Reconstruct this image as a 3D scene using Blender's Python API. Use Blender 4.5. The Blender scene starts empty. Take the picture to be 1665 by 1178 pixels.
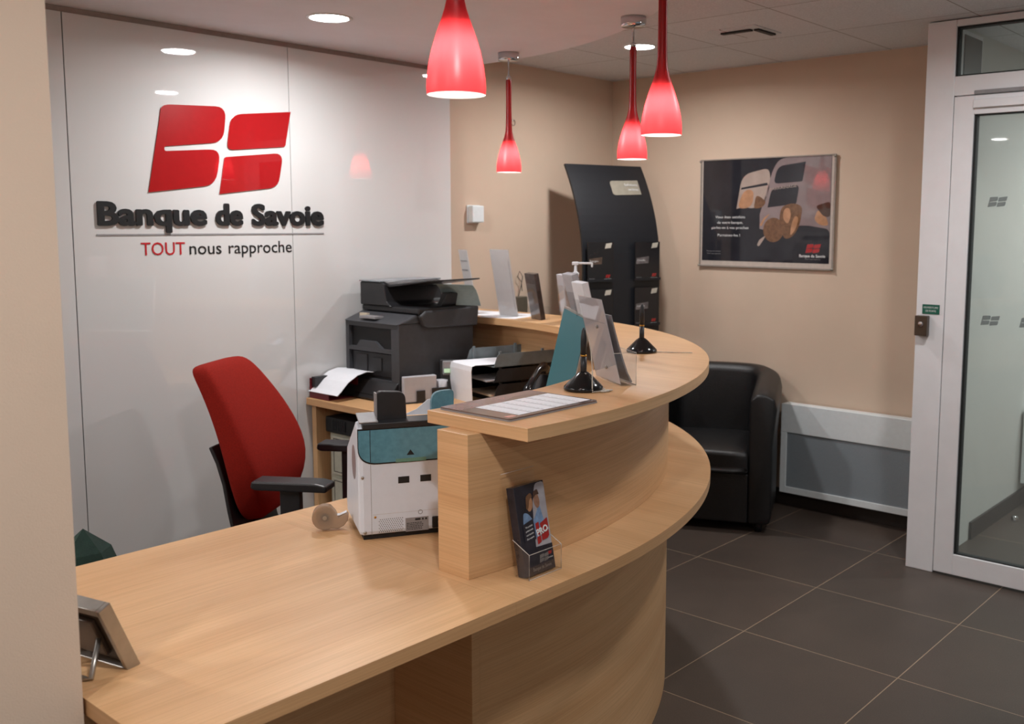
import bpy, bmesh, math, random
from mathutils import Vector, Matrix, Euler
random.seed(7)
PI = math.pi
sc = bpy.context.scene
COL = sc.collection

# ---------------------------------------------------------------- camera
cam_d = bpy.data.cameras.new('camera')
cam = bpy.data.objects.new('camera', cam_d)
COL.objects.link(cam)
cam_d.sensor_width = 36.0
cam_d.lens = 1606.0 / 1665 * 36.0
cam_d.shift_x = -(921.08 - 832.5) / 1665
cam_d.shift_y = -(589 - 545.27) / 1665
cam_d.clip_start = 0.05
W = Matrix(((0.65036728, 0.08339798, -0.75502793),
            (-0.75961425, 0.0752388, -0.64600721),
            (0.0029317, 0.99367193, 0.11228315)))
cam.matrix_world = Matrix.Translation((-4.8543, -3.7871, 1.544)) @ W.to_4x4()
cam_d.dof.use_dof = True
cam_d.dof.focus_distance = 2.7
cam_d.dof.aperture_fstop = 5.0
sc.camera = cam

# ---------------------------------------------------------------- world, exposure
world = bpy.data.worlds.new('world')
sc.world = world
world.use_nodes = True
wn = world.node_tree.nodes
wn['Background'].inputs[0].default_value = (0.72, 0.84, 1.0, 1)
wn['Background'].inputs[1].default_value = 0.12
sc.view_settings.view_transform = 'Standard'
sc.view_settings.look = 'None'
sc.view_settings.gamma = 1.0
sc.view_settings.use_curve_mapping = False
sc.view_settings.exposure = 1.8

DOWN_E = 20.0       # radiance of a recessed downlight lens seen from the side
DOWN_W = 3.6        # watts of its downward beam
PEND_E = 18.0       # radiance of a pendant bulb
SOFF = 2.305        # plaster soffit height
CEIL = 2.405        # tiled ceiling height

# ---------------------------------------------------------------- materials
def srgb(r, g, b):
    f = lambda c: (c / 255 / 12.92) if c / 255 <= 0.04045 else ((c / 255 + 0.055) / 1.055) ** 2.4
    return (f(r), f(g), f(b), 1)

def base_mat(name):
    m = bpy.data.materials.new(name)
    m.use_nodes = True
    return m, m.node_tree, m.node_tree.nodes['Principled BSDF']

def noise_mix(nt, scale, c1, c2, detail=3.0, coords='Object', rough=0.6, lo=0.35, hi=0.65):
    tc = nt.nodes.new('ShaderNodeTexCoord')
    mp = nt.nodes.new('ShaderNodeMapping')
    mp.inputs['Scale'].default_value = scale
    nz = nt.nodes.new('ShaderNodeTexNoise')
    nz.inputs['Scale'].default_value = 1.0
    nz.inputs['Detail'].default_value = detail
    nz.inputs['Roughness'].default_value = rough
    cr = nt.nodes.new('ShaderNodeValToRGB')
    cr.color_ramp.elements[0].color = c1
    cr.color_ramp.elements[1].color = c2
    cr.color_ramp.elements[0].position = lo
    cr.color_ramp.elements[1].position = hi
    nt.links.new(tc.outputs[coords], mp.inputs['Vector'])
    nt.links.new(mp.outputs[0], nz.inputs['Vector'])
    nt.links.new(nz.outputs['Fac'], cr.inputs['Fac'])
    return nz, cr

def mat(name, col, rough=0.5, metal=0.0, var=0.06, scale=40.0, bump=0.0, bscale=None, spec=0.5, coat=0.0):
    m, nt, p = base_mat(name)
    c1 = tuple(c * (1 - var) for c in col[:3]) + (1,)
    c2 = tuple(min(1, c * (1 + var)) for c in col[:3]) + (1,)
    nz, cr = noise_mix(nt, (scale,) * 3, c1, c2)
    nt.links.new(cr.outputs[0], p.inputs['Base Color'])
    p.inputs['Roughness'].default_value = rough
    p.inputs['Metallic'].default_value = metal
    p.inputs['Specular IOR Level'].default_value = spec
    p.inputs['Coat Weight'].default_value = coat
    p.inputs['Coat Roughness'].default_value = 0.015
    if bump:
        n2 = nt.nodes.new('ShaderNodeTexNoise')
        n2.inputs['Scale'].default_value = bscale or 300
        n2.inputs['Detail'].default_value = 2
        tc = nt.nodes.new('ShaderNodeTexCoord')
        bp = nt.nodes.new('ShaderNodeBump')
        bp.inputs['Strength'].default_value = bump
        bp.inputs['Distance'].default_value = 0.002
        nt.links.new(tc.outputs['Object'], n2.inputs['Vector'])
        nt.links.new(n2.outputs['Fac'], bp.inputs['Height'])
        nt.links.new(bp.outputs[0], p.inputs['Normal'])
    return m

def wood(name, axis):
    """pale beech laminate, grain running along the given axis"""
    m, nt, p = base_mat(name)
    s = {'x': (0.7, 10, 10), 'y': (10, 0.7, 10), 'z': (10, 10, 0.7), 'h': (0.7, 0.7, 16)}[axis]
    _, cr = noise_mix(nt, s, srgb(203, 157, 111), srgb(219, 177, 132), detail=5, rough=0.55, lo=0.3, hi=0.7)
    s2 = tuple((v * 22 if v > 5 else v * 5) for v in s)
    _, c2 = noise_mix(nt, s2, (0.84, 0.82, 0.79, 1), (1, 1, 1, 1), detail=3, lo=0.28, hi=0.6)
    mx = nt.nodes.new('ShaderNodeMix')
    mx.data_type = 'RGBA'
    mx.blend_type = 'MULTIPLY'
    mx.inputs['Factor'].default_value = 1
    nt.links.new(cr.outputs[0], mx.inputs['A'])
    nt.links.new(c2.outputs[0], mx.inputs['B'])
    nt.links.new(mx.outputs['Result'], p.inputs['Base Color'])
    p.inputs['Roughness'].default_value = 0.38
    p.inputs['Specular IOR Level'].default_value = 0.4
    return m

def emit(name, col, strength):
    m, nt, p = base_mat(name)
    p.inputs['Base Color'].default_value = (0.8, 0.8, 0.8, 1)
    p.inputs['Emission Color'].default_value = col
    p.inputs['Emission Strength'].default_value = strength
    return m

def clear(name, tint=(1, 1, 1, 1), rough=0.02, gloss=0.12, haze=0.0):
    """thin clear plastic or glass sheet: transparency with a fresnel gloss"""
    m, nt, p = base_mat(name)
    nt.nodes.remove(p)
    out = nt.nodes['Material Output']
    tr = nt.nodes.new('ShaderNodeBsdfTransparent')
    tr.inputs[0].default_value = tint
    gl = nt.nodes.new('ShaderNodeBsdfGlossy')
    gl.inputs['Roughness'].default_value = rough
    lw = nt.nodes.new('ShaderNodeLayerWeight')
    lw.inputs['Blend'].default_value = 0.5
    pw = nt.nodes.new('ShaderNodeMath')
    pw.operation = 'POWER'
    pw.inputs[1].default_value = 4.0
    nt.links.new(lw.outputs['Facing'], pw.inputs[0])
    sc_ = nt.nodes.new('ShaderNodeMapRange')
    sc_.inputs['To Min'].default_value = 0.035
    sc_.inputs['To Max'].default_value = 0.5
    nt.links.new(pw.outputs[0], sc_.inputs['Value'])
    mx = nt.nodes.new('ShaderNodeMixShader')
    nt.links.new(sc_.outputs[0], mx.inputs[0])
    nt.links.new(tr.outputs[0], mx.inputs[1])
    nt.links.new(gl.outputs[0], mx.inputs[2])
    last = mx
    if haze:
        df = nt.nodes.new('ShaderNodeBsdfDiffuse')
        df.inputs[0].default_value = tint
        nz = nt.nodes.new('ShaderNodeTexNoise')
        nz.inputs['Scale'].default_value = 30
        mr = nt.nodes.new('ShaderNodeMapRange')
        mr.inputs['To Min'].default_value = haze * 0.9
        mr.inputs['To Max'].default_value = haze * 1.1
        nt.links.new(nz.outputs['Fac'], mr.inputs['Value'])
        m2 = nt.nodes.new('ShaderNodeMixShader')
        nt.links.new(mr.outputs[0], m2.inputs[0])
        nt.links.new(mx.outputs[0], m2.inputs[1])
        nt.links.new(df.outputs[0], m2.inputs[2])
        last = m2
    nt.links.new(last.outputs[0], out.inputs['Surface'])
    return m

WX, WY, WH, WZ = wood('beech_grain_along', 'x'), wood('beech_grain_across', 'y'), wood('beech_grain_level', 'h'), wood('beech_grain_upright', 'z')
PAINT = mat('beige_wall_paint', srgb(208, 186, 166), 0.75, var=0.02, scale=3, bump=0.25, bscale=420, spec=0.2)
PAINT2 = mat('office_wall_paint', srgb(206, 208, 204), 0.75, var=0.02, scale=3, spec=0.2)
PLASTER = mat('ceiling_plaster', srgb(228, 228, 234), 0.85, var=0.02, scale=4, bump=0.1, spec=0.15)
PANELW = mat('glossy_white_wall_panel', srgb(212, 212, 212), 0.02, var=0.01, scale=2, spec=0.6, coat=0.6)
DARKGAP = mat('dark_shadow_gap', srgb(84, 76, 72), 0.9)
GAPSHADE = mat('grey_brown_gap_shade', srgb(150, 140, 136), 0.8)
ALU = mat('white_lacquered_aluminium', srgb(230, 230, 233), 0.35, var=0.02, scale=8)
GASKET = mat('black_rubber_gasket', srgb(28, 32, 32), 0.7)
BLACKP = mat('black_plastic', srgb(34, 34, 37), 0.42, var=0.08)
CHARP = mat('charcoal_printer_plastic', srgb(62, 63, 67), 0.5, var=0.06, bump=0.15, bscale=900)
DARKP = mat('recess_black', srgb(17, 17, 19), 0.6)
GLOSSB = mat('gloss_black', srgb(20, 20, 22), 0.16)
LEATHER = mat('black_leatherette', srgb(19, 19, 21), 0.42, var=0.1, bump=0.5, bscale=260)
REDF = mat('brick_red_upholstery', srgb(136, 32, 24), 0.9, var=0.14, scale=260, bump=0.6, bscale=900, spec=0.1)
WHITEP = mat('white_machine_plastic', srgb(212, 220, 232), 0.42, var=0.015)
GREYP = mat('grey_plastic', srgb(140, 138, 140), 0.5)
SLATE = mat('slate_grey_tray_plastic', srgb(112, 122, 126), 0.4)
TEAL = mat('smoked_teal_plastic', srgb(90, 140, 158), 0.18, var=0.1, scale=60)
TEAL2 = mat('teal_backing', srgb(52, 116, 124), 0.4, var=0.1, scale=60)
PAPER = mat('white_paper', srgb(226, 228, 234), 0.8, var=0.015)
PAPERG = mat('grey_paper', srgb(176, 176, 182), 0.75, var=0.03)
SILVER = mat('brushed_silver', srgb(176, 172, 166), 0.32, metal=0.85, var=0.05)
CHROME = mat('polished_chrome', srgb(210, 210, 214), 0.08, metal=1.0, var=0.02)
BRASS = mat('brass_ring', srgb(200, 150, 70), 0.3, metal=1.0)
INKB = mat('logo_black', srgb(15, 17, 20), 0.5, var=0.04)
LOGOR = mat('logo_red', srgb(162, 16, 22), 0.2, var=0.03, coat=1.0)
REDT = mat('tagline_red', srgb(186, 28, 38), 0.4, var=0.03)
WHITEI = mat('white_ink', srgb(226, 226, 226), 0.4)
RUBY = mat('burgundy_plastic', srgb(96, 18, 28), 0.35)
GREENF = mat('dark_green_fabric', srgb(24, 52, 44), 0.85, var=0.15, bump=0.4)
CREAM = mat('cream_metal', srgb(196, 196, 180), 0.45)
HEATW = mat('white_steel_casing', srgb(226, 232, 234), 0.35, var=0.02)
HEATG = mat('grey_heater_mesh', srgb(136, 144, 150), 0.55, var=0.12, scale=500)
CLEAR = clear('clear_acrylic')
CLEARH = clear('milky_acrylic', (0.85, 0.85, 0.88, 1), haze=0.45)
SMOKE = clear('smoked_clear_plastic', (0.62, 0.52, 0.42, 1), haze=0.30)
GLASS = clear('door_glass', (0.90, 0.94, 0.93, 1), haze=0.05)
LAMP = emit('downlight_lens', (1.0, 0.98, 0.95, 1), DOWN_E)
BULB = emit('pendant_bulb', (1.0, 0.90, 0.82, 1), PEND_E)
SCRB = emit('phone_screen', srgb(120, 200, 245), 0.2)
GRNB = emit('green_key', srgb(20, 190, 60), 0.12)
TEALS = emit('teal_lcd', srgb(60, 140, 150), 0.03)
TEALS.node_tree.nodes['Principled BSDF'].inputs['Base Color'].default_value = srgb(40, 92, 100)

def floor_mat():
    m, nt, p = base_mat('brown_floor_tiles')
    tc = nt.nodes.new('ShaderNodeTexCoord')
    mp = nt.nodes.new('ShaderNodeMapping')
    # joints: x = -0.46 + 0.6k, y = -1.352 + 0.6k, 5 mm wide
    mp.inputs['Location'].default_value = (0.462 / 0.6, 1.352 / 0.6, 0)
    mp.inputs['Scale'].default_value = (1 / 0.6, 1 / 0.6, 1)
    br = nt.nodes.new('ShaderNodeTexBrick')
    br.offset = 0
    br.inputs['Scale'].default_value = 1
    br.inputs['Mortar Size'].default_value = 0.0032
    br.inputs['Mortar Smooth'].default_value = 0.1
    br.inputs['Brick Width'].default_value = 1
    br.inputs['Row Height'].default_value = 1
    br.inputs['Color1'].default_value = srgb(84, 73, 66)
    br.inputs['Color2'].default_value = srgb(77, 68, 62)
    br.inputs['Mortar'].default_value = srgb(158, 138, 116)
    nt.links.new(tc.outputs['Object'], mp.inputs[0])
    nt.links.new(mp.outputs[0], br.inputs[0])
    _, cr = noise_mix(nt, (1.6, 1.6, 1), (0.86, 0.86, 0.86, 1), (1.1, 1.08, 1.06, 1), detail=5)
    _, c2 = noise_mix(nt, (220, 220, 1), (0.88, 0.88, 0.88, 1), (1.08, 1.08, 1.08, 1), detail=1)
    prev = br.outputs['Color']
    for c in (cr, c2):
        mx = nt.nodes.new('ShaderNodeMix')
        mx.data_type = 'RGBA'
        mx.blend_type = 'MULTIPLY'
        mx.inputs['Factor'].default_value = 1
        nt.links.new(prev, mx.inputs['A'])
        nt.links.new(c.outputs[0], mx.inputs['B'])
        prev = mx.outputs['Result']
    nt.links.new(prev, p.inputs['Base Color'])
    p.inputs['Roughness'].default_value = 0.42
    p.inputs['Specular IOR Level'].default_value = 0.35
    bp = nt.nodes.new('ShaderNodeBump')
    bp.inputs['Distance'].default_value = 0.0015
    bp.inputs['Strength'].default_value = 0.5
    bp.invert = True
    nt.links.new(br.outputs['Fac'], bp.inputs['Height'])
    nt.links.new(bp.outputs[0], p.inputs['Normal'])
    return m
FLOOR = floor_mat()

def ceiling_mat():
    m, nt, p = base_mat('ceiling_tiles')
    tc = nt.nodes.new('ShaderNodeTexCoord')
    mp = nt.nodes.new('ShaderNodeMapping')
    mp.inputs['Location'].default_value = (0.05, 1.745 / 0.6, 0)
    mp.inputs['Scale'].default_value = (1 / 0.6, 1 / 0.6, 1)
    br = nt.nodes.new('ShaderNodeTexBrick')
    br.offset = 0
    br.inputs['Scale'].default_value = 1
    br.inputs['Mortar Size'].default_value = 0.006
    br.inputs['Mortar Smooth'].default_value = 0.6
    br.inputs['Brick Width'].default_value = 1
    br.inputs['Row Height'].default_value = 1
    br.inputs['Color1'].default_value = srgb(216, 217, 220)
    br.inputs['Color2'].default_value = srgb(212, 213, 216)
    br.inputs['Mortar'].default_value = srgb(140, 132, 128)
    nt.links.new(tc.outputs['Object'], mp.inputs[0])
    nt.links.new(mp.outputs[0], br.inputs[0])
    _, c2 = noise_mix(nt, (160, 160, 1), (0.9, 0.9, 0.9, 1), (1.06, 1.06, 1.06, 1), detail=2)
    mx = nt.nodes.new('ShaderNodeMix')
    mx.data_type = 'RGBA'
    mx.blend_type = 'MULTIPLY'
    mx.inputs['Factor'].default_value = 1
    nt.links.new(br.outputs['Color'], mx.inputs['A'])
    nt.links.new(c2.outputs[0], mx.inputs['B'])
    nt.links.new(mx.outputs['Result'], p.inputs['Base Color'])
    p.inputs['Roughness'].default_value = 0.9
    return m
CTILE = ceiling_mat()

def shade_mat():
    """red opal glass outside, white opal inside"""
    m, nt, p = base_mat('red_opal_glass')
    nt.nodes.remove(p)
    out = nt.nodes['Material Output']
    g = nt.nodes.new('ShaderNodeNewGeometry')
    def mixc(a, b):
        x = nt.nodes.new('ShaderNodeMix')
        x.data_type = 'RGBA'
        nt.links.new(g.outputs['Backfacing'], x.inputs['Factor'])
        x.inputs['A'].default_value = a
        x.inputs['B'].default_value = b
        return x.outputs['Result']
    di = nt.nodes.new('ShaderNodeBsdfDiffuse')
    nt.links.new(mixc(srgb(104, 8, 20), (0.85, 0.83, 0.83, 1)), di.inputs[0])
    tl = nt.nodes.new('ShaderNodeBsdfTranslucent')
    nt.links.new(mixc((0.85, 0.042, 0.05, 1), (0.85, 0.042, 0.05, 1)), tl.inputs[0])
    gl = nt.nodes.new('ShaderNodeBsdfGlossy')
    gl.inputs['Roughness'].default_value = 0.35
    m1 = nt.nodes.new('ShaderNodeMixShader')
    nz = nt.nodes.new('ShaderNodeTexNoise')
    nz.inputs['Scale'].default_value = 20
    mr = nt.nodes.new('ShaderNodeMapRange')
    mr.inputs['To Min'].default_value = 0.48
    mr.inputs['To Max'].default_value = 0.54
    nt.links.new(nz.outputs['Fac'], mr.inputs['Value'])
    nt.links.new(mr.outputs[0], m1.inputs[0])
    nt.links.new(di.outputs[0], m1.inputs[1])
    nt.links.new(tl.outputs[0], m1.inputs[2])
    m2 = nt.nodes.new('ShaderNodeMixShader')
    m2.inputs[0].default_value = 0.05
    nt.links.new(m1.outputs[0], m2.inputs[1])
    nt.links.new(gl.outputs[0], m2.inputs[2])
    nt.links.new(m2.outputs[0], out.inputs['Surface'])
    return m
SHADE = shade_mat()

# ---------------------------------------------------------------- mesh helpers
def new():
    return bmesh.new()

def box(bm, x0, x1, y0, y1, z0, z1, mi=0, M=None):
    vs = [bm.verts.new((x, y, z)) for z in (z0, z1) for x, y in ((x0, y0), (x1, y0), (x1, y1), (x0, y1))]
    fs = [(3, 2, 1, 0), (4, 5, 6, 7), (0, 1, 5, 4), (1, 2, 6, 5), (2, 3, 7, 6), (3, 0, 4, 7)]
    for f in fs:
        fc = bm.faces.new([vs[i] for i in f])
        fc.material_index = mi
    if M is not None:
        bmesh.ops.transform(bm, matrix=M, verts=vs)
    return vs

def prism(bm, pts, a, b, axis='z', mi=0, mside=None):
    """extrude a closed 2D outline; axis z: (x,y); y: (x,z); x: (y,z)"""
    n = len(pts)
    def P(p, h):
        return {'z': (p[0], p[1], h), 'y': (p[0], h, p[1]), 'x': (h, p[0], p[1])}[axis]
    lo = [bm.verts.new(P(p, a)) for p in pts]
    hi = [bm.verts.new(P(p, b)) for p in pts]
    fl = [bm.faces.new(lo), bm.faces.new(hi)]
    for f in fl:
        f.material_index = mi
    for i in range(n):
        f = bm.faces.new((lo[i], lo[(i + 1) % n], hi[(i + 1) % n], hi[i]))
        f.material_index = mi if mside is None else mside
    bmesh.ops.recalc_face_normals(bm, faces=bm.faces[:])
    return lo + hi

def lathe(bm, prof, seg=32, mi=0, cx=0, cy=0, caps=True):
    rings = []
    for r, z in prof:
        if r < 1e-6:
            rings.append([bm.verts.new((cx, cy, z))])
        else:
            rings.append([bm.verts.new((cx + r * math.cos(2 * PI * k / seg), cy + r * math.sin(2 * PI * k / seg), z)) for k in range(seg)])
    for a, b in zip(rings, rings[1:]):
        for k in range(seg):
            k2 = (k + 1) % seg
            if len(a) == 1 and len(b) == 1:
                continue
            if len(a) == 1:
                f = bm.faces.new((a[0], b[k2], b[k]))
            elif len(b) == 1:
                f = bm.faces.new((a[k], a[k2], b[0]))
            else:
                f = bm.faces.new((a[k], a[k2], b[k2], b[k]))
            f.material_index = mi
            f.smooth = True

def tube(bm, pts, r, seg=8, mi=0, closed=False):
    pts = [Vector(p) for p in pts]
    n = len(pts)
    rings = []
    up = Vector((0.123, 0.234, 0.96)).normalized()
    for i, p in enumerate(pts):
        if closed:
            t = pts[(i + 1) % n] - pts[i - 1]
        else:
            t = pts[min(i + 1, n - 1)] - pts[max(i - 1, 0)]
        t.normalize()
        a = t.cross(up)
        if a.length < 1e-4:
            a = t.cross(Vector((1, 0, 0)))
        a.normalize()
        b = t.cross(a)
        rr = r[i] if isinstance(r, (list, tuple)) else r
        rings.append([bm.verts.new(p + (a * math.cos(2 * PI * k / seg) + b * math.sin(2 * PI * k / seg)) * rr) for k in range(seg)])
    m = n if closed else n - 1
    for i in range(m):
        A, B = rings[i], rings[(i + 1) % n]
        for k in range(seg):
            f = bm.faces.new((A[k], A[(k + 1) % seg], B[(k + 1) % seg], B[k]))
            f.smooth = True
            f.material_index = mi
    if not closed:
        for rg in (rings[0], rings[-1]):
            f = bm.faces.new(rg)
            f.material_index = mi
    bmesh.ops.recalc_face_normals(bm, faces=bm.faces[:])

def strip(bm, path, y0, y1, th, plane='xz', mi=0):
    """sheet of thickness th following a 2D path, extruded from y0 to y1"""
    n = len(path)
    nor = []
    for i in range(n):
        a = Vector(path[max(i - 1, 0)])
        b = Vector(path[min(i + 1, n - 1)])
        d = (b - a).normalized()
        nor.append(Vector((-d.y, d.x)))
    out = [tuple(Vector(p)) for p in path] + [tuple(Vector(path[i]) + nor[i] * th) for i in range(n - 1, -1, -1)]
    prism(bm, out, y0, y1, axis='y' if plane == 'xz' else 'x', mi=mi)

def rrect(x0, x1, z0, z1, r, n=5, sk=0.0, corners=(1, 1, 1, 1)):
    """rounded rectangle outline, order bl br tr tl; sk = shear of x with height"""
    pts = []
    for (cx, cz, a0), on, (kx, kz) in zip(((x0 + r, z0 + r, PI), (x1 - r, z0 + r, 1.5 * PI), (x1 - r, z1 - r, 0), (x0 + r, z1 - r, 0.5 * PI)),
                                         corners, ((x0, z0), (x1, z0), (x1, z1), (x0, z1))):
        if on:
            for k in range(n + 1):
                a = a0 + 0.5 * PI * k / n
                pts.append((cx + r * math.cos(a), cz + r * math.sin(a)))
        else:
            pts.append((kx, kz))
    return [(x + sk * (z - z0), z) for x, z in pts]

def roundpoly(pts, rad, n=5):
    """round the corners of a polygon; rad per vertex"""
    out = []
    m = len(pts)
    for i in range(m):
        p = Vector(pts[i])
        r = rad[i] if isinstance(rad, (list, tuple)) else rad
        if r <= 0:
            out.append(tuple(p))
            continue
        a = (Vector(pts[i - 1]) - p)
        b = (Vector(pts[(i + 1) % m]) - p)
        ra = min(r, a.length * 0.48)
        rb = min(r, b.length * 0.48)
        A, B = p + a.normalized() * ra, p + b.normalized() * rb
        for k in range(n + 1):
            t = k / n
            out.append(tuple((1 - t) ** 2 * A + 2 * t * (1 - t) * p + t * t * B))
    return out

def obj(name, bm, mats, parent=None, bevel=0.0, sub=0, smooth=False, label=None, loc=None, rot=None):
    me = bpy.data.meshes.new(name)
    bm.normal_update()
    bm.to_mesh(me)
    bm.free()
    o = bpy.data.objects.new(name, me)
    COL.objects.link(o)
    for m in (mats if isinstance(mats, (list, tuple)) else [mats]):
        me.materials.append(m)
    if smooth:
        for p in me.polygons:
            p.use_smooth = True
    if bevel:
        b = o.modifiers.new('bevel', 'BEVEL')
        b.width = bevel
        b.segments = 2
        b.limit_method = 'ANGLE'
        b.angle_limit = math.radians(40)
    if sub:
        s = o.modifiers.new('sub', 'SUBSURF')
        s.levels = s.render_levels = sub
    if parent is not None:
        o.parent = parent
    if label:
        o['label'] = label
    if loc:
        o.location = loc
    if rot:
        o.rotation_euler = rot
    return o

def tag(o, label, cat, group=None):
    o['label'] = label
    o['category'] = cat
    if group:
        o['group'] = group
    return o

def thing(name, label, cat, loc=(0, 0, 0), rz=0.0, group=None):
    o = bpy.data.objects.new(name, None)
    COL.objects.link(o)
    o.empty_display_size = 0.05
    o.location = loc
    o.rotation_euler = (0, 0, rz)
    return tag(o, label, cat, group)

def struct(name, bm, m, parent=None, **k):
    o = obj(name, bm, m, parent, **k)
    if parent is None:
        o['kind'] = 'structure'
    return o

def sbox(name, m, x0, x1, y0, y1, z0, z1, parent=None, **k):
    bm = new()
    box(bm, x0, x1, y0, y1, z0, z1)
    return struct(name, bm, m, parent, **k)

def pbox(name, m, parent, x0, x1, y0, y1, z0, z1, bevel=0.0, **k):
    bm = new()
    box(bm, x0, x1, y0, y1, z0, z1)
    return obj(name, bm, m, parent, bevel=bevel, **k)

def text_bm(body, height, width=None, extrude=0.001, offset=0.0, space=1.0, align='LEFT', y=0.0, shear=0.0, bold=None):
    """text as a mesh standing in the local xz plane, front towards -y, baseline z=0;
    height is that of a capital letter"""
    cu = bpy.data.curves.new('t', 'FONT')
    cu.body = body
    cu.size = 1.0
    cu.space_character = space
    cu.offset = offset
    cu.extrude = 0
    cu.resolution_u = 3
    cu.shear = shear
    to = bpy.data.objects.new('t', cu)
    COL.objects.link(to)
    dg = bpy.context.evaluated_depsgraph_get()
    me = bpy.data.meshes.new_from_object(to.evaluated_get(dg))
    bpy.data.objects.remove(to)
    bpy.data.curves.remove(cu)
    bm = bmesh.new()
    bm.from_mesh(me)
    bpy.data.meshes.remove(me)
    xs = [v.co.x for v in bm.verts]
    x0, x1 = min(xs), max(xs)
    sz = height / 0.70
    sx = (width / (x1 - x0)) if width else sz
    wtot = (x1 - x0) * sx
    dx = {'LEFT': 0, 'CENTER': -wtot / 2, 'RIGHT': -wtot}[align]
    for v in bm.verts:
        v.co = Vector(((v.co.x - x0) * sx + dx, y, v.co.y * sz))
    if bold:
        src = bm.copy()
        for k in range(10):
            a = 2 * PI * k / 10
            d = Vector((bold[0] * math.cos(a), 0, bold[1] * math.sin(a)))
            g = bmesh.ops.duplicate(bm, geom=[f for f in bm.faces if f.index >= 0][:len(src.faces)] if k == 0 else base)
            if k == 0:
                base = [f for f in bm.faces][:len(src.faces)]
            vs = {v for f in g['geom'] if isinstance(f, bmesh.types.BMFace) for v in f.verts}
            d.y = -0.00006 * (k + 1)
            bmesh.ops.translate(bm, vec=d, verts=list(vs))
        src.free()
    if extrude > 0:
        g = bmesh.ops.extrude_face_region(bm, geom=bm.faces[:])
        vs = [e for e in g['geom'] if isinstance(e, bmesh.types.BMVert)]
        bmesh.ops.translate(bm, vec=(0, -extrude, 0), verts=vs)
        bmesh.ops.recalc_face_normals(bm, faces=bm.faces[:])
    return bm

def text(name, body, m, parent, x, y, z, height, width=None, **k):
    label = k.pop('label', None)
    rot = k.pop('rot', None)
    bm = text_bm(body, height, width, **k)
    return obj(name, bm, m, parent, loc=(x, y, z), rot=rot, label=label)

def patch(name, pts, m, parent, y, th=0.0006, label=None):
    """flat printed shape or thin plate in the local xz plane, front at y-th"""
    bm = new()
    prism(bm, pts, y - th, y, axis='y')
    return obj(name, bm, m, parent, label=label)

def arc(cx, cy, r, a0, a1, n):
    return [(cx + r * math.cos(math.radians(a0 + (a1 - a0) * k / n)), cy + r * math.sin(math.radians(a0 + (a1 - a0) * k / n))) for k in range(n + 1)]

def ellipse(cx, cz, rx, rz, n=20, rot=0.0):
    return [(cx + rx * math.cos(t) * math.cos(rot) - rz * math.sin(t) * math.sin(rot), cz + rx * math.cos(t) * math.sin(rot) + rz * math.sin(t) * math.cos(rot)) for t in (2 * PI * k / n for k in range(n))]

LOGO_B = ([(0.058, 0.29), (0.064, 0.337), (0.34, 0.352), (0.321, 0.209), (0.071, 0.178), (0.070, 0.160), (0.309, 0.181), (0.281, 0.037), (0, 0)],
          [0.03, 0.04, 0.05, 0.05, 0.008, 0.008, 0.05, 0.05, 0.0])
LOGO_S1 = ([(0.358, 0.323), (0.642, 0.357), (0.610, 0.208), (0.335, 0.178)], [0.05, 0.0, 0.01, 0.03])
LOGO_S2 = ([(0.324, 0.150), (0.600, 0.182), (0.571, 0.036), (0.296, 0.001)], [0.01, 0.045, 0.045, 0.0])

def emblem(parent, m, x, z, w, y, th=0.0006, name='emblem', label=None):
    """the four-leaf emblem as one mesh"""
    s = w / 0.642
    bm = new()
    for pts, rad in (LOGO_B, LOGO_S1, LOGO_S2):
        q = roundpoly(pts, rad)
        prism(bm, [(x + a * s, z + b * s) for a, b in q], y - th, y, axis='y')
    return obj(name, bm, m, parent, label=label)

# ================================================================ SETTING
bm = new(); box(bm, -6.6, 2.6, -8.0, 0.3, -0.06, 0.0)
struct('floor', bm, FLOOR)
# tiled ceiling
bm = new(); box(bm, -6.6, 2.6, -8.0, 0.3, CEIL, CEIL + 0.05)
struct('ceiling', bm, CTILE)
# plaster soffit over the desk: curved front edge
SC, SR = (-3.42, -0.40), 2.0
pts = [(-1.42, 0.0)] + arc(SC[0], SC[1], SR, 0, -90, 40) + [(-3.42, -4.6), (-6.3, -4.6), (-6.3, 0.0)]
bm = new(); prism(bm, pts, SOFF, CEIL - 0.001, axis='z')
struct('ceiling', bm, PLASTER)
# back wall (beige) with the glossy panel facing in front
sbox('wall_back', PAINT, -6.3, 0.12, 0.0, 0.15, 0, CEIL)
for x0, x1 in ((-5.14, -4.2135), (-4.2115, -3.287), (-3.283, -2.361), (-2.358, -1.43)):
    t = sbox('trim_1' if x0 < -5 else 'trim_%d' % (2 + int((x0 + 4.3) / 0.9)), PANELW, x0, x1, -0.09, -0.072, 0.0, 2.284, bevel=0.0008)
sbox('trim_5', DARKGAP, -5.14, -1.435, -0.072, -0.002, 0.0, 2.283)
sbox('trim_6', GAPSHADE, -5.14, -1.435, -0.086, -0.002, 2.2845, SOFF - 0.001)  # nearly flush strip, coloured as the shade of the recess above the panels
# right wall with the poster
sbox('wall_right', PAINT, 0.0, 0.12, -2.12, 0.0, 0, CEIL)
# return between right wall and the glazed door
sbox('wall_return', PAINT2, -0.49, 2.5, -2.22, -2.12, 0, CEIL)
sbox('wall_far', PAINT2, 2.4, 2.5, -8, -2.22, 0, CEIL)
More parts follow.
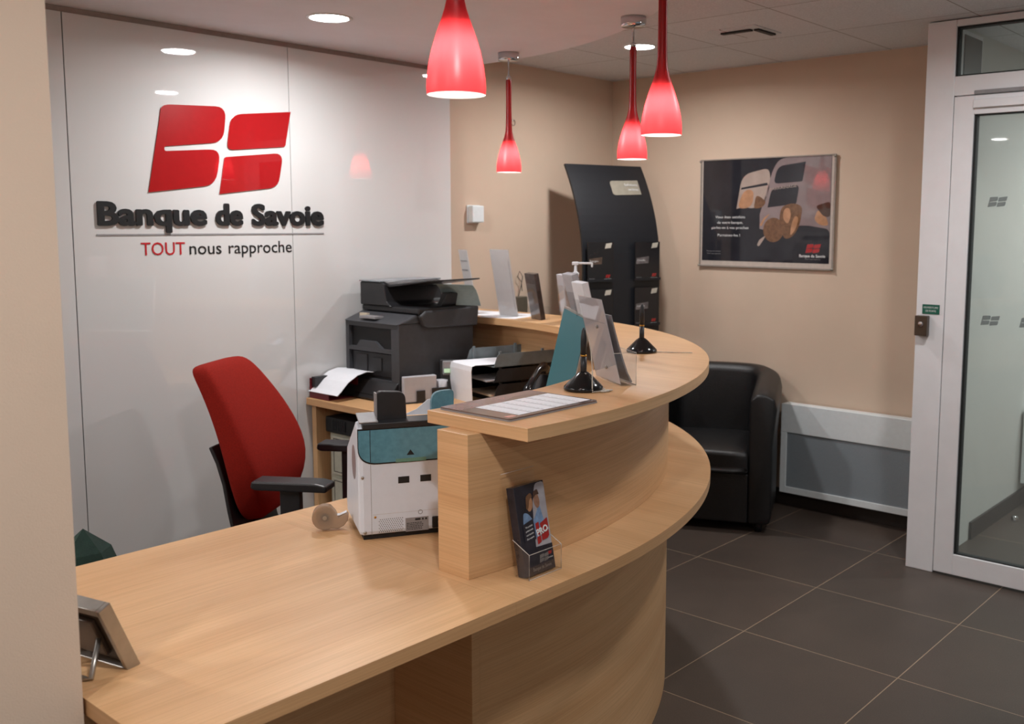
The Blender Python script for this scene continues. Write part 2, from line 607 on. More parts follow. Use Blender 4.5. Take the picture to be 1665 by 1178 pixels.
# stub wall at the left end of the desk
sbox('wall_stub', PAINT, -6.3, -4.178, -2.137, -1.98, 0, SOFF + 0.05)
sbox('wall_left', PAINT, -6.4, -6.3, -8.0, 0.15, 0, CEIL)
for a in ((-6.3, -5.6, 0, CEIL), (-1.0, 2.5, 0, CEIL), (-5.6, -1.0, 0, 0.3), (-5.6, -1.0, 2.3, CEIL)):
    sbox('wall_front', PAINT, a[0], a[1], -8.0, -7.9, a[2], a[3])
w2 = sbox('fill_window', ALU, -5.6, -1.0, -7.97, -7.93, 0.3, 0.36)  # unseen shopfront window, added so daylight softly fills the room
for a in ((-5.6, -1.0, 2.24, 2.3), (-5.6, -5.54, 0.36, 2.24), (-4.1, -4.04, 0.36, 2.24), (-2.56, -2.5, 0.36, 2.24), (-1.06, -1.0, 0.36, 2.24)):
    pbox('window_frame', ALU, w2, a[0], a[1], -7.97, -7.93, a[2], a[3])
pbox('pane', GLASS, w2, -5.54, -1.06, -7.955, -7.948, 0.36, 2.24)
# street side wall beyond the door
sbox('wall_street', PAINT, -0.55, -0.45, -7.9, -3.42, 0, CEIL)
# baseboards of dark tile
SKIRT = mat('dark_tile_skirting', srgb(52, 45, 42), 0.4)
sbox('baseboard_right', SKIRT, -0.012, 0.0, -2.11, -0.012, 0.0, 0.088, bevel=0.001)
sbox('baseboard_back', SKIRT, -1.25, 0.0, -0.012, 0.0, 0.0, 0.088, bevel=0.001)
sbox('baseboard_return', SKIRT, 0.03, 2.4, -2.232, -2.22, 0.0, 0.088, bevel=0.001)
sbox('baseboard_stub', SKIRT, -6.2, -4.18, -2.149, -2.137, 0.0, 0.088, bevel=0.001)

# ---------------------------------------------------------------- glazed door
DX = -0.55
fr = sbox('door_1', ALU, DX, DX + 0.06, -2.257, -2.135, 0.0, CEIL - 0.005, bevel=0.003)
fr['label'] = 'white aluminium door frame with glass transom above the door'
for nm, a in (('transom_rail', (-3.30, -2.257, 2.085, 2.166)), ('head_rail', (-3.30, -2.257, 2.372, CEIL - 0.005)), ('jamb', (-3.42, -3.30, 0.0, CEIL - 0.005))):
    pbox(nm, ALU, fr, DX, DX + 0.06, a[0], a[1], a[2], a[3], bevel=0.003)
bm = new()
for a in ((-2.264, -2.257, 2.166, 2.372), (-3.30, -2.257, 2.364, 2.372), (-3.30, -2.257, 2.166, 2.172)):
    box(bm, DX + 0.01, DX + 0.05, *a)
obj('gasket', bm, GASKET, fr)
pbox('transom_pane', GLASS, fr, DX + 0.027, DX + 0.033, -3.30, -2.26, 2.168, 2.370)
# small dark vent window seen through the transom
# door leaf
lf = sbox('door_2', ALU, DX - 0.006, DX + 0.046, -2.346, -2.262, 0.012, 2.080, bevel=0.002)
lf['label'] = 'white framed glass door leaf'
for nm, a in (('top_rail', (-3.20, -2.346, 2.003, 2.080)), ('bottom_rail', (-3.20, -2.346, 0.012, 0.104)), ('stile', (-3.29, -3.20, 0.012, 2.080))):
    pbox(nm, ALU, lf, DX - 0.006, DX + 0.046, a[0], a[1], a[2], a[3], bevel=0.002)
bm = new()
for a in ((-2.356, -2.346, 0.104, 2.003), (-3.20, -2.346, 1.998, 2.003), (-3.20, -2.346, 0.104, 0.109), (-3.20, -3.19, 0.104, 2.003)):
    box(bm, DX + 0.004, DX + 0.036, *a)
obj('gasket', bm, GASKET, lf)
pbox('pane', GLASS, lf, DX + 0.018, DX + 0.026, -3.20, -2.346, 0.106, 2.001)
# grey safety emblems stuck on the pane
SAFE = clear('frosted_emblem_film', (0.42, 0.46, 0.46, 1), haze=0.4)
for yy, zz in ((-2.412, 1.618), (-2.407, 1.12), (-2.563, 1.12), (-2.568, 1.618), (-2.72, 1.12), (-2.72, 1.618)):
    e = emblem(lf, SAFE, 0, 0, 0.078, 0.0, name='emblem_sticker')
    e.rotation_euler = (0, 0, -PI / 2)
    e.location = (DX + 0.0172, yy, zz)
# overhead closer
bm = new()
box(bm, DX - 0.022, DX - 0.006, -3.0, -2.345, 2.028, 2.062)
obj('closer_rail', bm, ALU, lf, bevel=0.002)
cl = pbox('closer_arm', GREYP, lf, DX - 0.016, DX - 0.002, -3.0, -2.345, 2.084, 2.100, bevel=0.002)
sbox('door_3', GASKET, DX + 0.006, DX + 0.04, -2.262, -2.257, 0.012, 2.085)

# ================================================================ RECEPTION DESK
DC, DR = (-3.163, -0.46), 1.9226
UC, UR, UI_ = (-3.157, -0.485), 1.887, 1.565
WC, WR, WI = (-3.13, -0.50), 1.73, 1.63
def desk_label(o, t):
    o['label'] = t
desk = thing('reception_desk', 'curved beech reception desk with a raised counter along its outer edge', 'desk', (-3.35, -2.0, 0))
DL = (3.35, 2.0, 0)     # parts are built in room coordinates and shifted back
def dpart(name, bm, mats, **k):
    o = obj(name, bm, mats, desk, **k)
    o.location = DL
    return o
bm = new()
prism(bm, [(-4.172, -2.385), (-3.3785, -2.385), (-3.3785, -1.455), (-4.172, -1.455)], 0.711, 0.74, mside=1)
dpart('worktop', bm, [WX, WH])
bm = new()
pts = [(-3.378, -2.385), (DC[0], -2.3826)] + arc(DC[0], DC[1], DR, -89, 0, 60) + [(-1.2404, -0.10), (-1.56, -0.10), (-1.56, -0.96), (-2.30, -0.96), (-2.78, -1.455), (-3.378, -1.455)]
prism(bm, pts, 0.711, 0.74, mside=1)
dpart('worktop', bm, [WY, WH])
# raised counter
a0 = math.degrees(math.acos((-3.32 - UC[0]) / UR))
a1 = math.degrees(math.acos((-3.32 - UC[0]) / UI_))
pts = arc(UC[0], UC[1], UR, -a0, 0, 64) + [(UC[0] + UR, -0.004), (UC[0] + UI_, -0.004)] + arc(UC[0], UC[1], UI_, 0, -a1, 56)
bm = new(); prism(bm, pts, 1.0745, 1.105, mside=1)
dpart('counter_top', bm, [WY, WH], bevel=0.0012)
# upper curved wall under the counter top
b0 = math.degrees(math.acos((-3.355 - WC[0]) / WR))
b1 = math.degrees(math.acos((-3.355 - WC[0]) / WI))
pts = arc(WC[0], WC[1], WR, -b0, 0, 64) + [(WC[0] + WR, -0.004), (WC[0] + WI, -0.004)] + arc(WC[0], WC[1], WI, 0, -b1, 56)
bm = new(); prism(bm, pts, 0.74, 1.0745)
dpart('counter_wall', bm, WH, bevel=0.001)
# lower curved base
c0 = math.degrees(math.acos((-3.33 - WC[0]) / WR))
c1 = math.degrees(math.acos((-3.33 - WC[0]) / (WR - 0.04)))
pts = arc(WC[0], WC[1], WR, -c0, 0, 64) + [(WC[0] + WR, -0.10), (WC[0] + WR - 0.04, -0.10)] + arc(WC[0], WC[1], WR - 0.04, 0, -c1, 56)
bm = new(); prism(bm, pts, 0.0, 0.711)
dpart('base_wall', bm, WH)
bm = new(); box(bm, -3.354, -3.3305, -2.222, -1.49, 0, 0.711)
dpart('side_panel', bm, WH, bevel=0.0008)
bm = new(); box(bm, -4.15, -3.3545, -1.945, -1.92, 0.05, 0.711)
dpart('modesty_panel', bm, WH)
bm = new(); box(bm, -4.168, -4.145, -2.10, -1.49, 0, 0.711)
dpart('end_panel', bm, WH)

# return desk along the panels
rd = thing('side_desk', 'beech side desk under the charcoal printer, standing against the panelled wall', 'desk', (-2.0, -0.5, 0))
bm = new(); box(bm, -0.32, 0.36, -0.44, 0.40, 0.742, 0.772, mi=0)
obj('tabletop', bm, WH, rd, bevel=0.0012)
bm = new(); box(bm, -0.295, 0.30, 0.365, 0.395, 0, 0.742)
obj('leg_panel', bm, WZ, rd, bevel=0.001)
bm = new(); box(bm, 0.28, 0.30, -0.42, 0.365, 0.3, 0.742)
obj('modesty_panel', bm, WH, rd)

# drawer unit under the side desk
du = thing('drawer_unit', 'cream drawer unit with a black tray on top under the side desk', 'drawer unit', (-2.26, -0.16, 0))
pbox('body', CREAM, du, 0.02, 0.42, -0.50, 0.0, 0.03, 0.62, bevel=0.003)
for k in range(3):
    d = pbox('drawer', CREAM, du, 0.004, 0.02, -0.47, -0.03, 0.05 + k * 0.19, 0.225 + k * 0.19, bevel=0.004)
    bm = new()
    for a in ((-0.455, -0.045, 0.212, 0.215), (-0.455, -0.045, 0.064, 0.067), (-0.455, -0.452, 0.064, 0.215), (-0.048, -0.045, 0.064, 0.215)):
        box(bm, 0.0025, 0.004, a[0], a[1], a[2] + k * 0.19, a[3] + k * 0.19)
    obj('groove', bm, DARKGAP, d)
    pbox('handle', GREYP, d, -0.004, 0.004, -0.30, -0.20, 0.13 + k * 0.19, 0.15 + k * 0.19, bevel=0.002)
pbox('top_tray', DARKP, du, -0.005, 0.40, -0.50, 0.0, 0.62, 0.69, bevel=0.006)
bm = new()
for k in range(8):
    box(bm, -0.009, -0.005, -0.06 - 0.012 * k, -0.054 - 0.012 * k, 0.635, 0.68)
obj('vent_ribs', bm, BLACKP, du)

# ================================================================ WALL SIGN
sign = thing('wall_sign', 'bank sign of red leaf emblem and raised black lettering on the white panels', 'sign', (-3.0, -0.0905, 1.50))
emblem(sign, LOGOR, 0.003, 0.158, 0.642, 0, th=0.004, label='red four-part emblem')
for s_, x_, w_ in (('Banque', -0.191, 0.425), ('de', 0.283, 0.112), ('Savoie', 0.447, 0.347)):
    text('lettering', s_, INKB, sign, x_, 0, 0.035, 0.085, w_, extrude=0.008, bold=(0.0056, 0.0040), label='raised black heavy word')
pbox('underline', GREYP, sign, -0.201, 0.801, -0.002, 0, -0.006, 0.000)
text('tagline', 'TOUT', REDT, sign, -0.035, 0, -0.082, 0.050, 0.178, extrude=0.0015, offset=0.0, label='red capital word')
text('tagline', 'nous', INKB, sign, 0.162, 0, -0.082, 0.050, 0.138, extrude=0.0015, label='black tagline word')
text('tagline', 'rapproche', INKB, sign, 0.333, 0, -0.082, 0.050, 0.300, extrude=0.0015, label='black tagline word')

# ================================================================ POSTER
PDARK = mat('poster_dark_ink', srgb(40, 40, 46), 0.035, var=0.15, scale=6)
PBROWN = mat('poster_brown_ink', srgb(74, 54, 46), 0.035, var=0.2, scale=10)
PTAN = mat('poster_tan_ink', srgb(168, 150, 140), 0.035, var=0.08, scale=12)
PSKIN = mat('poster_skin_ink', srgb(176, 130, 98), 0.035, var=0.12, scale=30)
PHAIR = mat('poster_hair_ink', srgb(112, 80, 58), 0.035, var=0.2, scale=60)
PMAUVE = mat('poster_mauve_ink', srgb(136, 120, 120), 0.035, var=0.08, scale=12)
pw, ph = 0.818, 0.602
pst = thing('poster', 'framed dark bank poster with tan tiles and heads on the right wall', 'poster', (-0.001, -0.657, 1.303), -PI / 2)
bm = new(); box(bm, 0.0, pw, -0.010, 0, 0, ph)
obj('backing', bm, mat('poster_backing', srgb(190, 178, 168), 0.3), pst)
patch('print', [(0.012, 0.034), (pw - 0.02, 0.034), (pw - 0.02, ph - 0.004), (0.012, ph - 0.004)], PDARK, pst, -0.010)
def ppx(px, pz):
    """poster artwork measured on a 1200 x 950 grid (origin lower left of the print)"""
    return (0.012 + px / 1190 * (pw - 0.032), 0.034 + pz / 930 * (ph - 0.038))
def pp(name, pts, m, y, rad=0, label=None):
    q = [ppx(*p) for p in pts]
    if rad:
        q = roundpoly(q, rad)
    return patch(name, q, m, pst, y, th=0.0003, label=label)
pp('print_field', [(560, 430), (675, 840), (740, 928), (1188, 928), (1188, 240), (1000, 200), (560, 300)], PMAUVE, -0.0107, [0.0, 0.05, 0.05, 0, 0, 0.05, 0], 'mauve sky of the poster')
pp('print_tile', [(335, 480), (385, 790), (640, 845), (650, 720), (610, 520), (480, 480), (420, 500)], PTAN, -0.0107, [0.0, 0.06, 0.04, 0.02, 0.05, 0.03, 0.03], 'tan window tile')
pp('print_tile', [(680, 700), (715, 855), (965, 885), (940, 715)], PDARK, -0.0112, [0.03, 0.04, 0.0, 0.01], 'dark window tile')
pp('print_tile', [(630, 490), (665, 660), (915, 690), (890, 520)], PDARK, -0.0112, [0, 0.03, 0.03, 0.01], 'dark window tile')
pp('print_bar', [(375, 655), (380, 672), (620, 712), (630, 690)], PDARK, -0.0112, 0, 'dark bar across the tile')
pp('print_head', [(345, 490), (390, 620), (440, 660), (500, 640), (490, 520), (430, 480)], PSKIN, -0.0112, 0.03, 'face on the tan tile')
pp('print_head', [(500, 480), (520, 600), (560, 590), (620, 540), (580, 490)], PHAIR, -0.0114, 0.02, 'hair on the tan tile')
pp('print_crowd', [(540, 60), (600, 250), (760, 200), (900, 330), (1000, 330), (1188, 300), (1188, 10), (540, 10)], PDARK, -0.0112, 0.03, 'dark clothes of the group')
bm = new(); prism(bm, [ppx(*p) for p in ellipse(690, 290, 95, 110)], -0.0117, -0.0114, axis='y')
obj('print_head', bm, PHAIR, pst, label='brown haired head seen from behind')
pp('print_head', [(740, 400), (760, 500), (860, 530), (950, 500), (930, 350), (880, 240), (800, 200), (760, 280)], PHAIR, -0.0115, 0.03, 'tousled hair in the middle of the group')
pp('print_head', [(770, 400), (785, 480), (830, 490), (850, 420), (820, 330)], PSKIN, -0.0118, 0.03, 'face in the middle of the group')
pp('print_head', [(850, 330), (880, 420), (920, 400), (890, 290), (840, 230)], PSKIN, -0.0118, 0.03, 'cheek in the middle of the group')
pp('print_head', [(1050, 380), (1080, 470), (1150, 420), (1180, 330), (1110, 330)], PSKIN, -0.0115, 0.02, 'face at the edge of the poster')
pp('print_head', [(1060, 500), (1188, 540), (1188, 400), (1130, 410)], PBROWN, -0.0118, 0.02, 'dark hair at the edge of the poster')
pp('print_hand', [(560, 330), (600, 400), (660, 440), (600, 370), (580, 320)], PSKIN, -0.0115, 0.01, 'raised hand')
pp('print_hand', [(540, 150), (560, 200), (620, 240), (600, 200), (560, 140)], PTAN, -0.0115, 0.01, 'pale collar')
for k, (s, x, z, w) in enumerate((('Vous \u00eates satisfaits', 130, 395, 290), ('de votre banque,', 150, 345, 250), ('parlez-en \u00e0 vos proches', 95, 297, 360), ('Parrainez-les !', 155, 228, 220))):
    xx, zz = ppx(x, z)
    text('poster_line', s, WHITEI, pst, xx, -0.0107, zz, 0.014, w / 1190 * (pw - 0.032), extrude=0.0003)
for k, z in enumerate((85, 62)):
    xx, zz = ppx(50, z)
    text('poster_line', ('Banque de Savoie', 'TOUT nous rapproche')[k], GREYP, pst, xx, -0.0107, zz, 0.006, 0.09, extrude=0.0003)
xx, zz = ppx(985, 90)
emblem(pst, LOGOR, xx, zz, 0.088, -0.0114, name='emblem')
xx, zz = ppx(930, 52)
text('poster_line', 'Banque de Savoie', WHITEI, pst, xx, -0.0114, zz, 0.015, 0.15, extrude=0.0003, offset=0.02)
xx, zz = ppx(980, 32)
text('poster_line', 'TOUT nous rapproche', GREYP, pst, xx, -0.0114, zz, 0.005, 0.09, extrude=0.0003)
xx, zz = ppx(650, 640)
text('poster_line', 'PARRAINAGE', PTAN, pst, xx, -0.0116, zz, 0.014, 0.16, extrude=0.0003, rot=(0, -0.11, 0))
bm = new()
for a in ((-0.004, pw + 0.006, 0.0, 0.008), (pw - 0.004, pw + 0.006, 0.0, ph), (-0.004, 0.003, 0.0, ph), (-0.004, pw + 0.006, ph - 0.004, ph + 0.002)):
    box(bm, a[0], a[1], -0.016, -0.0125, a[2], a[3])
obj('acrylic_edge', bm, mat('acrylic_edge', srgb(150, 140, 132), 0.15), pst)
for x, z in ((-0.002, 0.006), (pw, 0.006), (-0.002, ph - 0.008), (pw, ph - 0.008)):
    bm = new(); lathe(bm, [(0.006, 0), (0.007, 0.008), (0, 0.010)], 12)
    o = obj('corner_stud', bm, SILVER, pst, rot=(PI / 2, 0, 0), loc=(x, -0.012, z))

# ================================================================ HEATER
ht = thing('wall_heater', 'white panel heater with grey mesh front low on the right wall', 'heater', (-0.002, -1.243, 0.09), -PI / 2)
hw, hh = 0.82, 0.49
pbox('casing', HEATW, ht, 0.0, hw, -0.075, -0.012, 0, hh, bevel=0.006)
pbox('wall_bracket', GREYP, ht, 0.1, hw - 0.1, -0.012, 0, 0.08, hh - 0.08)
bm = new()
box(bm, 0.035, hw - 0.035, -0.0765, -0.075, 0.035, 0.335)
obj('mesh_front', bm, HEATG, ht)
bm = new()
for a in ((0.0, hw, 0.335, hh), (0.0, 0.035, 0.0, 0.335), (hw - 0.035, hw, 0.0, 0.335), (0.035, hw - 0.035, 0.0, 0.035)):
    box(bm, a[0], a[1], -0.084, -0.0755, a[2], a[3])
obj('front_frame', bm, HEATW, ht, bevel=0.002)

# heater on the far side of the glass door
h2 = thing('wall_heater', 'white heater seen through the glass door at the right edge', 'heater', (0.80, -2.2205, 0.13), 0)
pbox('casing', HEATW, h2, 0.0, 0.7, -0.09, -0.012, 0, 0.42, bevel=0.006)
pbox('wall_bracket', GREYP, h2, 0.1, 0.6, -0.012, 0, 0.08, 0.34)
wv = sbox('window_2', ALU, -0.41, -0.15, -2.235, -2.22, 2.17, 2.385, bevel=0.002)
pbox('dark_pane', mat('dark_vent_pane', srgb(52, 56, 54), 0.2), wv, -0.39, -0.17, -2.239, -2.235, 2.19, 2.365)
# door stop on the floor beyond the glass
ds = tag(None or (lambda b: (lathe(b, [(0.017, 0), (0.018, 0.02), (0.012, 0.028), (0, 0.03)], 16), obj('door_stop', b, CHROME))[1])(new()), 'small round metal door stop on the dark floor behind the glass door', 'door stop')
ds.location = (0.50, -2.30, 0)

# exit button and sign on the door frame
eb = thing('exit_button', 'small metal push button box on the white door frame below the green sign', 'button', (-0.5505, -2.142, 1.06), -PI / 2)
pbox('box', mat('bronze_box', srgb(92, 80, 70), 0.3, metal=0.6), eb, 0.0, 0.055, -0.032, 0, 0, 0.088, bevel=0.003)
bm = new(); lathe(bm, [(0.012, 0), (0.012, 0.006), (0.008, 0.010), (0, 0.011)], 16)
obj('push_button', bm, CHROME, eb, rot=(PI / 2, 0, 0), loc=(0.028, -0.032, 0.052))
es = thing('exit_sign', 'small green sign with white words on the white door frame', 'sign', (-0.5505, -2.163, 1.155), -PI / 2)
pbox('plate', mat('green_sign', srgb(12, 92, 74), 0.4), es, 0.0, 0.075, -0.002, 0, 0, 0.042)
text('sign_line', 'OUVERTURE', WHITEI, es, 0.006, -0.002, 0.025, 0.008, 0.063, extrude=0.0004)
text('sign_line', 'DE PORTE', WHITEI, es, 0.015, -0.002, 0.010, 0.008, 0.045, extrude=0.0004)

# ================================================================ LIGHTS
def downlight(x, y, zc, label, r=0.074):
    t = thing('downlight', label, 'ceiling light', (x, y, zc), 0, 'round recessed ceiling lights')
    bm = new()
    lathe(bm, [(r + 0.012, 0.0), (r + 0.012, -0.003), (r, -0.004), (r - 0.004, -0.001), (r - 0.004, 0.0)], 40)
    obj('ring', bm, ALU, t)
    bm = new()
    lathe(bm, [(r - 0.004, -0.0012), (0, -0.0012)], 40)
    obj('lens', bm, LAMP, t)
    ld = bpy.data.lights.new('beam', 'AREA')
    ld.shape = 'DISK'
    ld.size = 0.13
    ld.energy = DOWN_W
    ld.spread = math.radians(168)
    ld.color = (0.985, 0.98, 0.98)
    lo = bpy.data.objects.new('beam', ld)
    COL.objects.link(lo)
    lo.parent = t
    lo.location = (0, 0, -0.006)
    return t
downlight(-2.55, -0.646, SOFF, 'round recessed downlight in the plaster ceiling in front of the bank sign')
downlight(-0.858, -0.833, CEIL, 'round recessed downlight in the tiled ceiling behind the third pendant lamp')
for x, y, z, w_ in ((-1.49, -2.78, CEIL, 'over the floor between the desk and the glass door'), (-3.2, -6.2, CEIL, 'added for fill in the middle near the street windows'), (-5.2, -6.2, CEIL, 'added for fill in the corner near the street windows'),
                    (-4.15, -3.15, SOFF, 'over the visitor side of the desk end'), (-5.5, -0.9, SOFF, 'behind the stub wall over the staff side'), (-5.5, -2.9, SOFF, 'by the left wall of the hall'), (-4.95, -0.6, SOFF, 'over the staff side of the desk'),
                    (0.45, -3.40, CEIL, 'just behind the glass door'), (1.5, -4.6, CEIL, 'added to brighten the deep office behind the glass door'), (1.4, -3.1, CEIL, 'added over the far white heater to brighten that room')):
    downlight(x, y, z, 'round recessed downlight outside the picture, ' + w_)  # unseen downlights: some follow from reflections and shadows, others are added fill

def pendant(x, y, zb, label, src=None):
    t = thing('pendant_lamp', label, 'pendant lamp', (x, y, zb), 0, 'red glass pendant lamps over the desk')
    prof = [(0.0555, 0.0), (0.0563, 0.012), (0.0555, 0.03), (0.052, 0.055), (0.046, 0.082), (0.038, 0.108), (0.029, 0.134), (0.021, 0.158), (0.0155, 0.182), (0.0135, 0.21), (0.0125, 0.26), (0.012, 0.34), (0.0125, 0.40), (0.0105, 0.418)]
    bm = new(); lathe(bm, prof, 48)
    obj('glass_shade', bm, SHADE, t)
    bm = new(); lathe(bm, [(0, 0.045), (0.012, 0.048), (0.017, 0.06), (0.017, 0.072), (0.011, 0.088), (0.008, 0.10), (0, 0.10)], 16)
    obj('bulb', bm, BULB, t)
    bm = new(); lathe(bm, [(0.0, 0.10), (0.014, 0.10), (0.0235, 0.122), (0.0235, 0.132), (0.0085, 0.138), (0.005, 0.2), (0.004, 0.41), (0.0, 0.41)], 12)  # holder flares into an added collar blocking bulb light from the neck
    obj('lamp_holder', bm, ALU, t)
    h = SOFF - zb
    bm = new(); lathe(bm, [(0.0, 0.412), (0.0115, 0.412), (0.0115, 0.424), (0.004, 0.430), (0.0035, h - 0.03), (0.0, h - 0.03)], 12)
    obj('stem', bm, CHROME, t)
    bm = new(); lathe(bm, [(0.0, h - 0.034), (0.046, h - 0.034), (0.0475, h - 0.030), (0.0475, h), (0, h)], 32)
    obj('ceiling_cap', bm, CHROME, t)
    return t
pendant(-3.537, -2.383, 1.786, 'nearest and largest looking red glass pendant, hanging in front of the desk end')
pendant(-2.601, -2.198, 1.785, 'red glass pendant beside the poster, its cap above the picture, second nearest')
pendant(-1.834, -1.525, 1.785, 'red glass pendant just left of and behind the second nearest, over the brochure display')
pendant(-1.570, -0.630, 1.775, 'farthest smallest red glass pendant, above the small white wall box')

# air vent in the tiled ceiling
av = thing('ceiling_vent', 'square air vent with two dark slots in the tiled ceiling', 'vent', (-0.86, -1.42, CEIL), 0)
bm = new()
box(bm, -0.12, 0.12, -0.12, 0.12, -0.004, 0)
obj('plate', bm, CTILE, av)
bm = new()
box(bm, -0.066, -0.040, -0.066, 0.085, -0.012, -0.0041)
box(bm, -0.050, 0.105, -0.100, -0.076, -0.012, -0.0041)
obj('slot', bm, DARKP, av)

#@@OBJECTS@@
# ================================================================ PRINTER
pr = thing('printer', 'large charcoal multifunction printer with open document feeder on the side desk', 'printer', (-2.12, -0.13, 0.772), -PI / 2)
bm = new()
# body as a shell with an output recess and a tray recess in the front
for a in ((0, 0.37, 0.03, 0.44, 0.0, 0.335), (0, 0.022, 0, 0.03, 0.0, 0.335), (0.318, 0.37, 0, 0.03, 0.0, 0.335),
          (0.022, 0.318, 0, 0.03, 0.205, 0.222), (0.022, 0.318, 0, 0.03, 0.315, 0.335), (0.022, 0.318, 0.0, 0.03, 0.0, 0.085)):
    box(bm, *a)
obj('body', bm, CHARP, pr)
pbox('output_slot', DARKP, pr, 0.022, 0.318, 0.018, 0.0305, 0.222, 0.315)
bm = new(); prism(bm, [(0.07, 0.222), (0.25, 0.222), (0.20, 0.252), (0.10, 0.252)], 0.002, 0.018, axis='y')
obj('output_stop', bm, CHARP, pr)
bm = new(); box(bm, 0.035, 0.305, 0.012, 0.0301, 0.098, 0.200); box(bm, 0.06, 0.14, 0.008, 0.012, 0.11, 0.19); box(bm, 0.18, 0.24, 0.008, 0.012, 0.12, 0.18)
obj('front_cover', bm, BLACKP, pr, bevel=0.003)
bm = new(); prism(bm, [(0.0, 0.0), (-0.06, 0.004), (-0.06, 0.012), (-0.01, 0.078), (0.0, 0.085)], 0.004, 0.366, axis='x')
obj('paper_cassette', bm, BLACKP, pr, bevel=0.004)
pbox('cassette_grip', DARKP, pr, 0.12, 0.25, -0.052, -0.03, 0.010, 0.030, bevel=0.003)
bm = new(); prism(bm, [(-0.012, 0.335), (0.09, 0.372), (0.44, 0.376), (0.44, 0.335)], -0.006, 0.372, axis='x')
obj('control_panel', bm, CHARP, pr, bevel=0.008)
pbox('display', GREYP, pr, 0.10, 0.21, 0.0, 0.05, 0.352, 0.3615)
pbox('button', mat('pale_button', srgb(210, 196, 172), 0.4), pr, 0.045, 0.095, 0.045, 0.062, 0.356, 0.368)
bm = new(); prism(bm, [(0.14, 0.315), (0.445, 0.305), (0.455, 0.395), (0.13, 0.39), (0.10, 0.37), (0.12, 0.325)], 0.3705, 0.398, axis='x')
obj('scanner_ledge', bm, CHARP, pr, bevel=0.008)
bm = new(); box(bm, 0.0, 0.39, 0.095, 0.45, 0.376, 0.402)
obj('scanner_lid', bm, BLACKP, pr, bevel=0.006)
bm = new(); prism(bm, [(0.0, 0.402), (0.215, 0.402), (0.185, 0.42), (0.165, 0.50), (0.15, 0.507), (0.0, 0.507)], 0.085, 0.44, axis='y')
obj('document_feeder', bm, BLACKP, pr, bevel=0.005)
bm = new(); prism(bm, [(0.0, 0.508), (0.15, 0.508), (0.15, 0.514), (0.0, 0.514)], 0.08, 0.445, axis='y')
obj('feeder_lid', bm, mat('grey_lid', srgb(120, 126, 132), 0.22), pr, bevel=0.002)
bm = new(); prism(bm, [(0.145, 0.500), (0.19, 0.487), (0.44, 0.520), (0.44, 0.526), (0.19, 0.498), (0.145, 0.514)], 0.10, 0.42, axis='y')
obj('input_tray', bm, BLACKP, pr, bevel=0.002)
bm = new(); prism(bm, [(0.345, 0.402), (0.375, 0.402), (0.415, 0.462), (0.385, 0.466)], 0.24, 0.42, axis='y')
obj('tray_flap', bm, BLACKP, pr, bevel=0.002)
# sheets belonging to the printer tray
sh = tag(obj('paper_sheet', (lambda b: (strip(b, [(0.0, 0.122), (-0.05, 0.128), (-0.10, 0.118), (-0.15, 0.092), (-0.19, 0.055), (-0.21, 0.040)], 0.0, 0.21, 0.002, plane='yz'), b)[1])(new()), PAPER),
         'white sheet of paper curling down out of the printer front', 'paper')
sh.location = (-2.098, -0.10, 0.762)
sh.rotation_euler = (0, 0, -PI / 2)
s2 = tag(obj('paper_sheet', (lambda b: (strip(b, [(0.0, 0.0), (0.03, 0.05), (0.05, 0.075), (0.08, 0.095), (0.11, 0.10)], 0.0, 0.18, 0.001), b)[1])(new()), mat('pale_blue_paper', srgb(150, 172, 176), 0.6)),
         'pale sheet curving up from the document feeder of the printer', 'paper')
s2.location = (-1.81, -0.455, 1.176)
s2.rotation_euler = (0, 0, 0.35 + PI)

# burgundy box left of the printer
bb = thing('storage_box', 'low burgundy box beside the printer against the white panels', 'box', (-2.305, -0.105, 0.772), -PI / 2)
bm = new()
for a in ((0, 0.14, -0.0, 0.30, 0, 0.004), (0, 0.004, 0, 0.16, 0, 0.088), (0.0, 0.14, 0, 0.004, 0, 0.03), (0.0, 0.14, 0.156, 0.16, 0, 0.088)):
    box(bm, a[0], a[1], a[2], min(a[3], 0.16), a[4], a[5])
obj('box_shell', bm, RUBY, bb, bevel=0.002)
pbox('dark_lining', BLACKP, bb, 0.0045, 0.03, 0.01, 0.15, 0.05, 0.093)

# paper bundle in a black holder, in front of the printer's side
hb = thing('desk_organiser', 'black desk organiser holding pale paper bundles beside the printer', 'organiser', (-2.135, -0.555, 0.7725), math.radians(-20))
bm = new()
for a in ((0, 0.20, 0.0, 0.10, 0, 0.004), (0.05, 0.09, -0.004, 0.0, 0, 0.055), (0.12, 0.20, -0.004, 0.0, 0, 0.062), (0.196, 0.20, 0.0, 0.10, 0, 0.085), (0, 0.20, 0.096, 0.10, 0, 0.05)):
    box(bm, *a)
obj('rack', bm, BLACKP, hb, bevel=0.002)
pe = tag(obj('paper_bundle', (lambda b: (box(b, 0, 0.15, 0, 0.030, 0, 0.112), b)[1])(new()), PAPERG, bevel=0.004), 'thick pale paper bundle standing in the black desk organiser', 'paper')
pe.location = (-2.138, -0.550, 0.777); pe.rotation_euler = (0, 0, math.radians(-20))
pe2 = tag(obj('paper_roll', (lambda b: (lathe(b, [(0.0, 0), (0.028, 0), (0.028, 0.085), (0, 0.085)], 20), b)[1])(new()), PAPERG), 'short pale paper roll standing in the black desk organiser', 'paper')
pe2.location = (-1.958, -0.588, 0.777)
ct = thing('card_terminal', 'grey card terminal with a lit green key behind the letter trays', 'card terminal', (-1.905, -0.575, 0.7725), math.radians(-40))
bm = new(); prism(bm, [(0, 0), (0.06, 0), (0.05, 0.165), (0.025, 0.17)], -0.035, 0.035, axis='x')
obj('body', bm, BLACKP, ct, bevel=0.006)
bm = new(); box(bm, -0.025, 0.025, 0.010, 0.022, 0.10, 0.165)
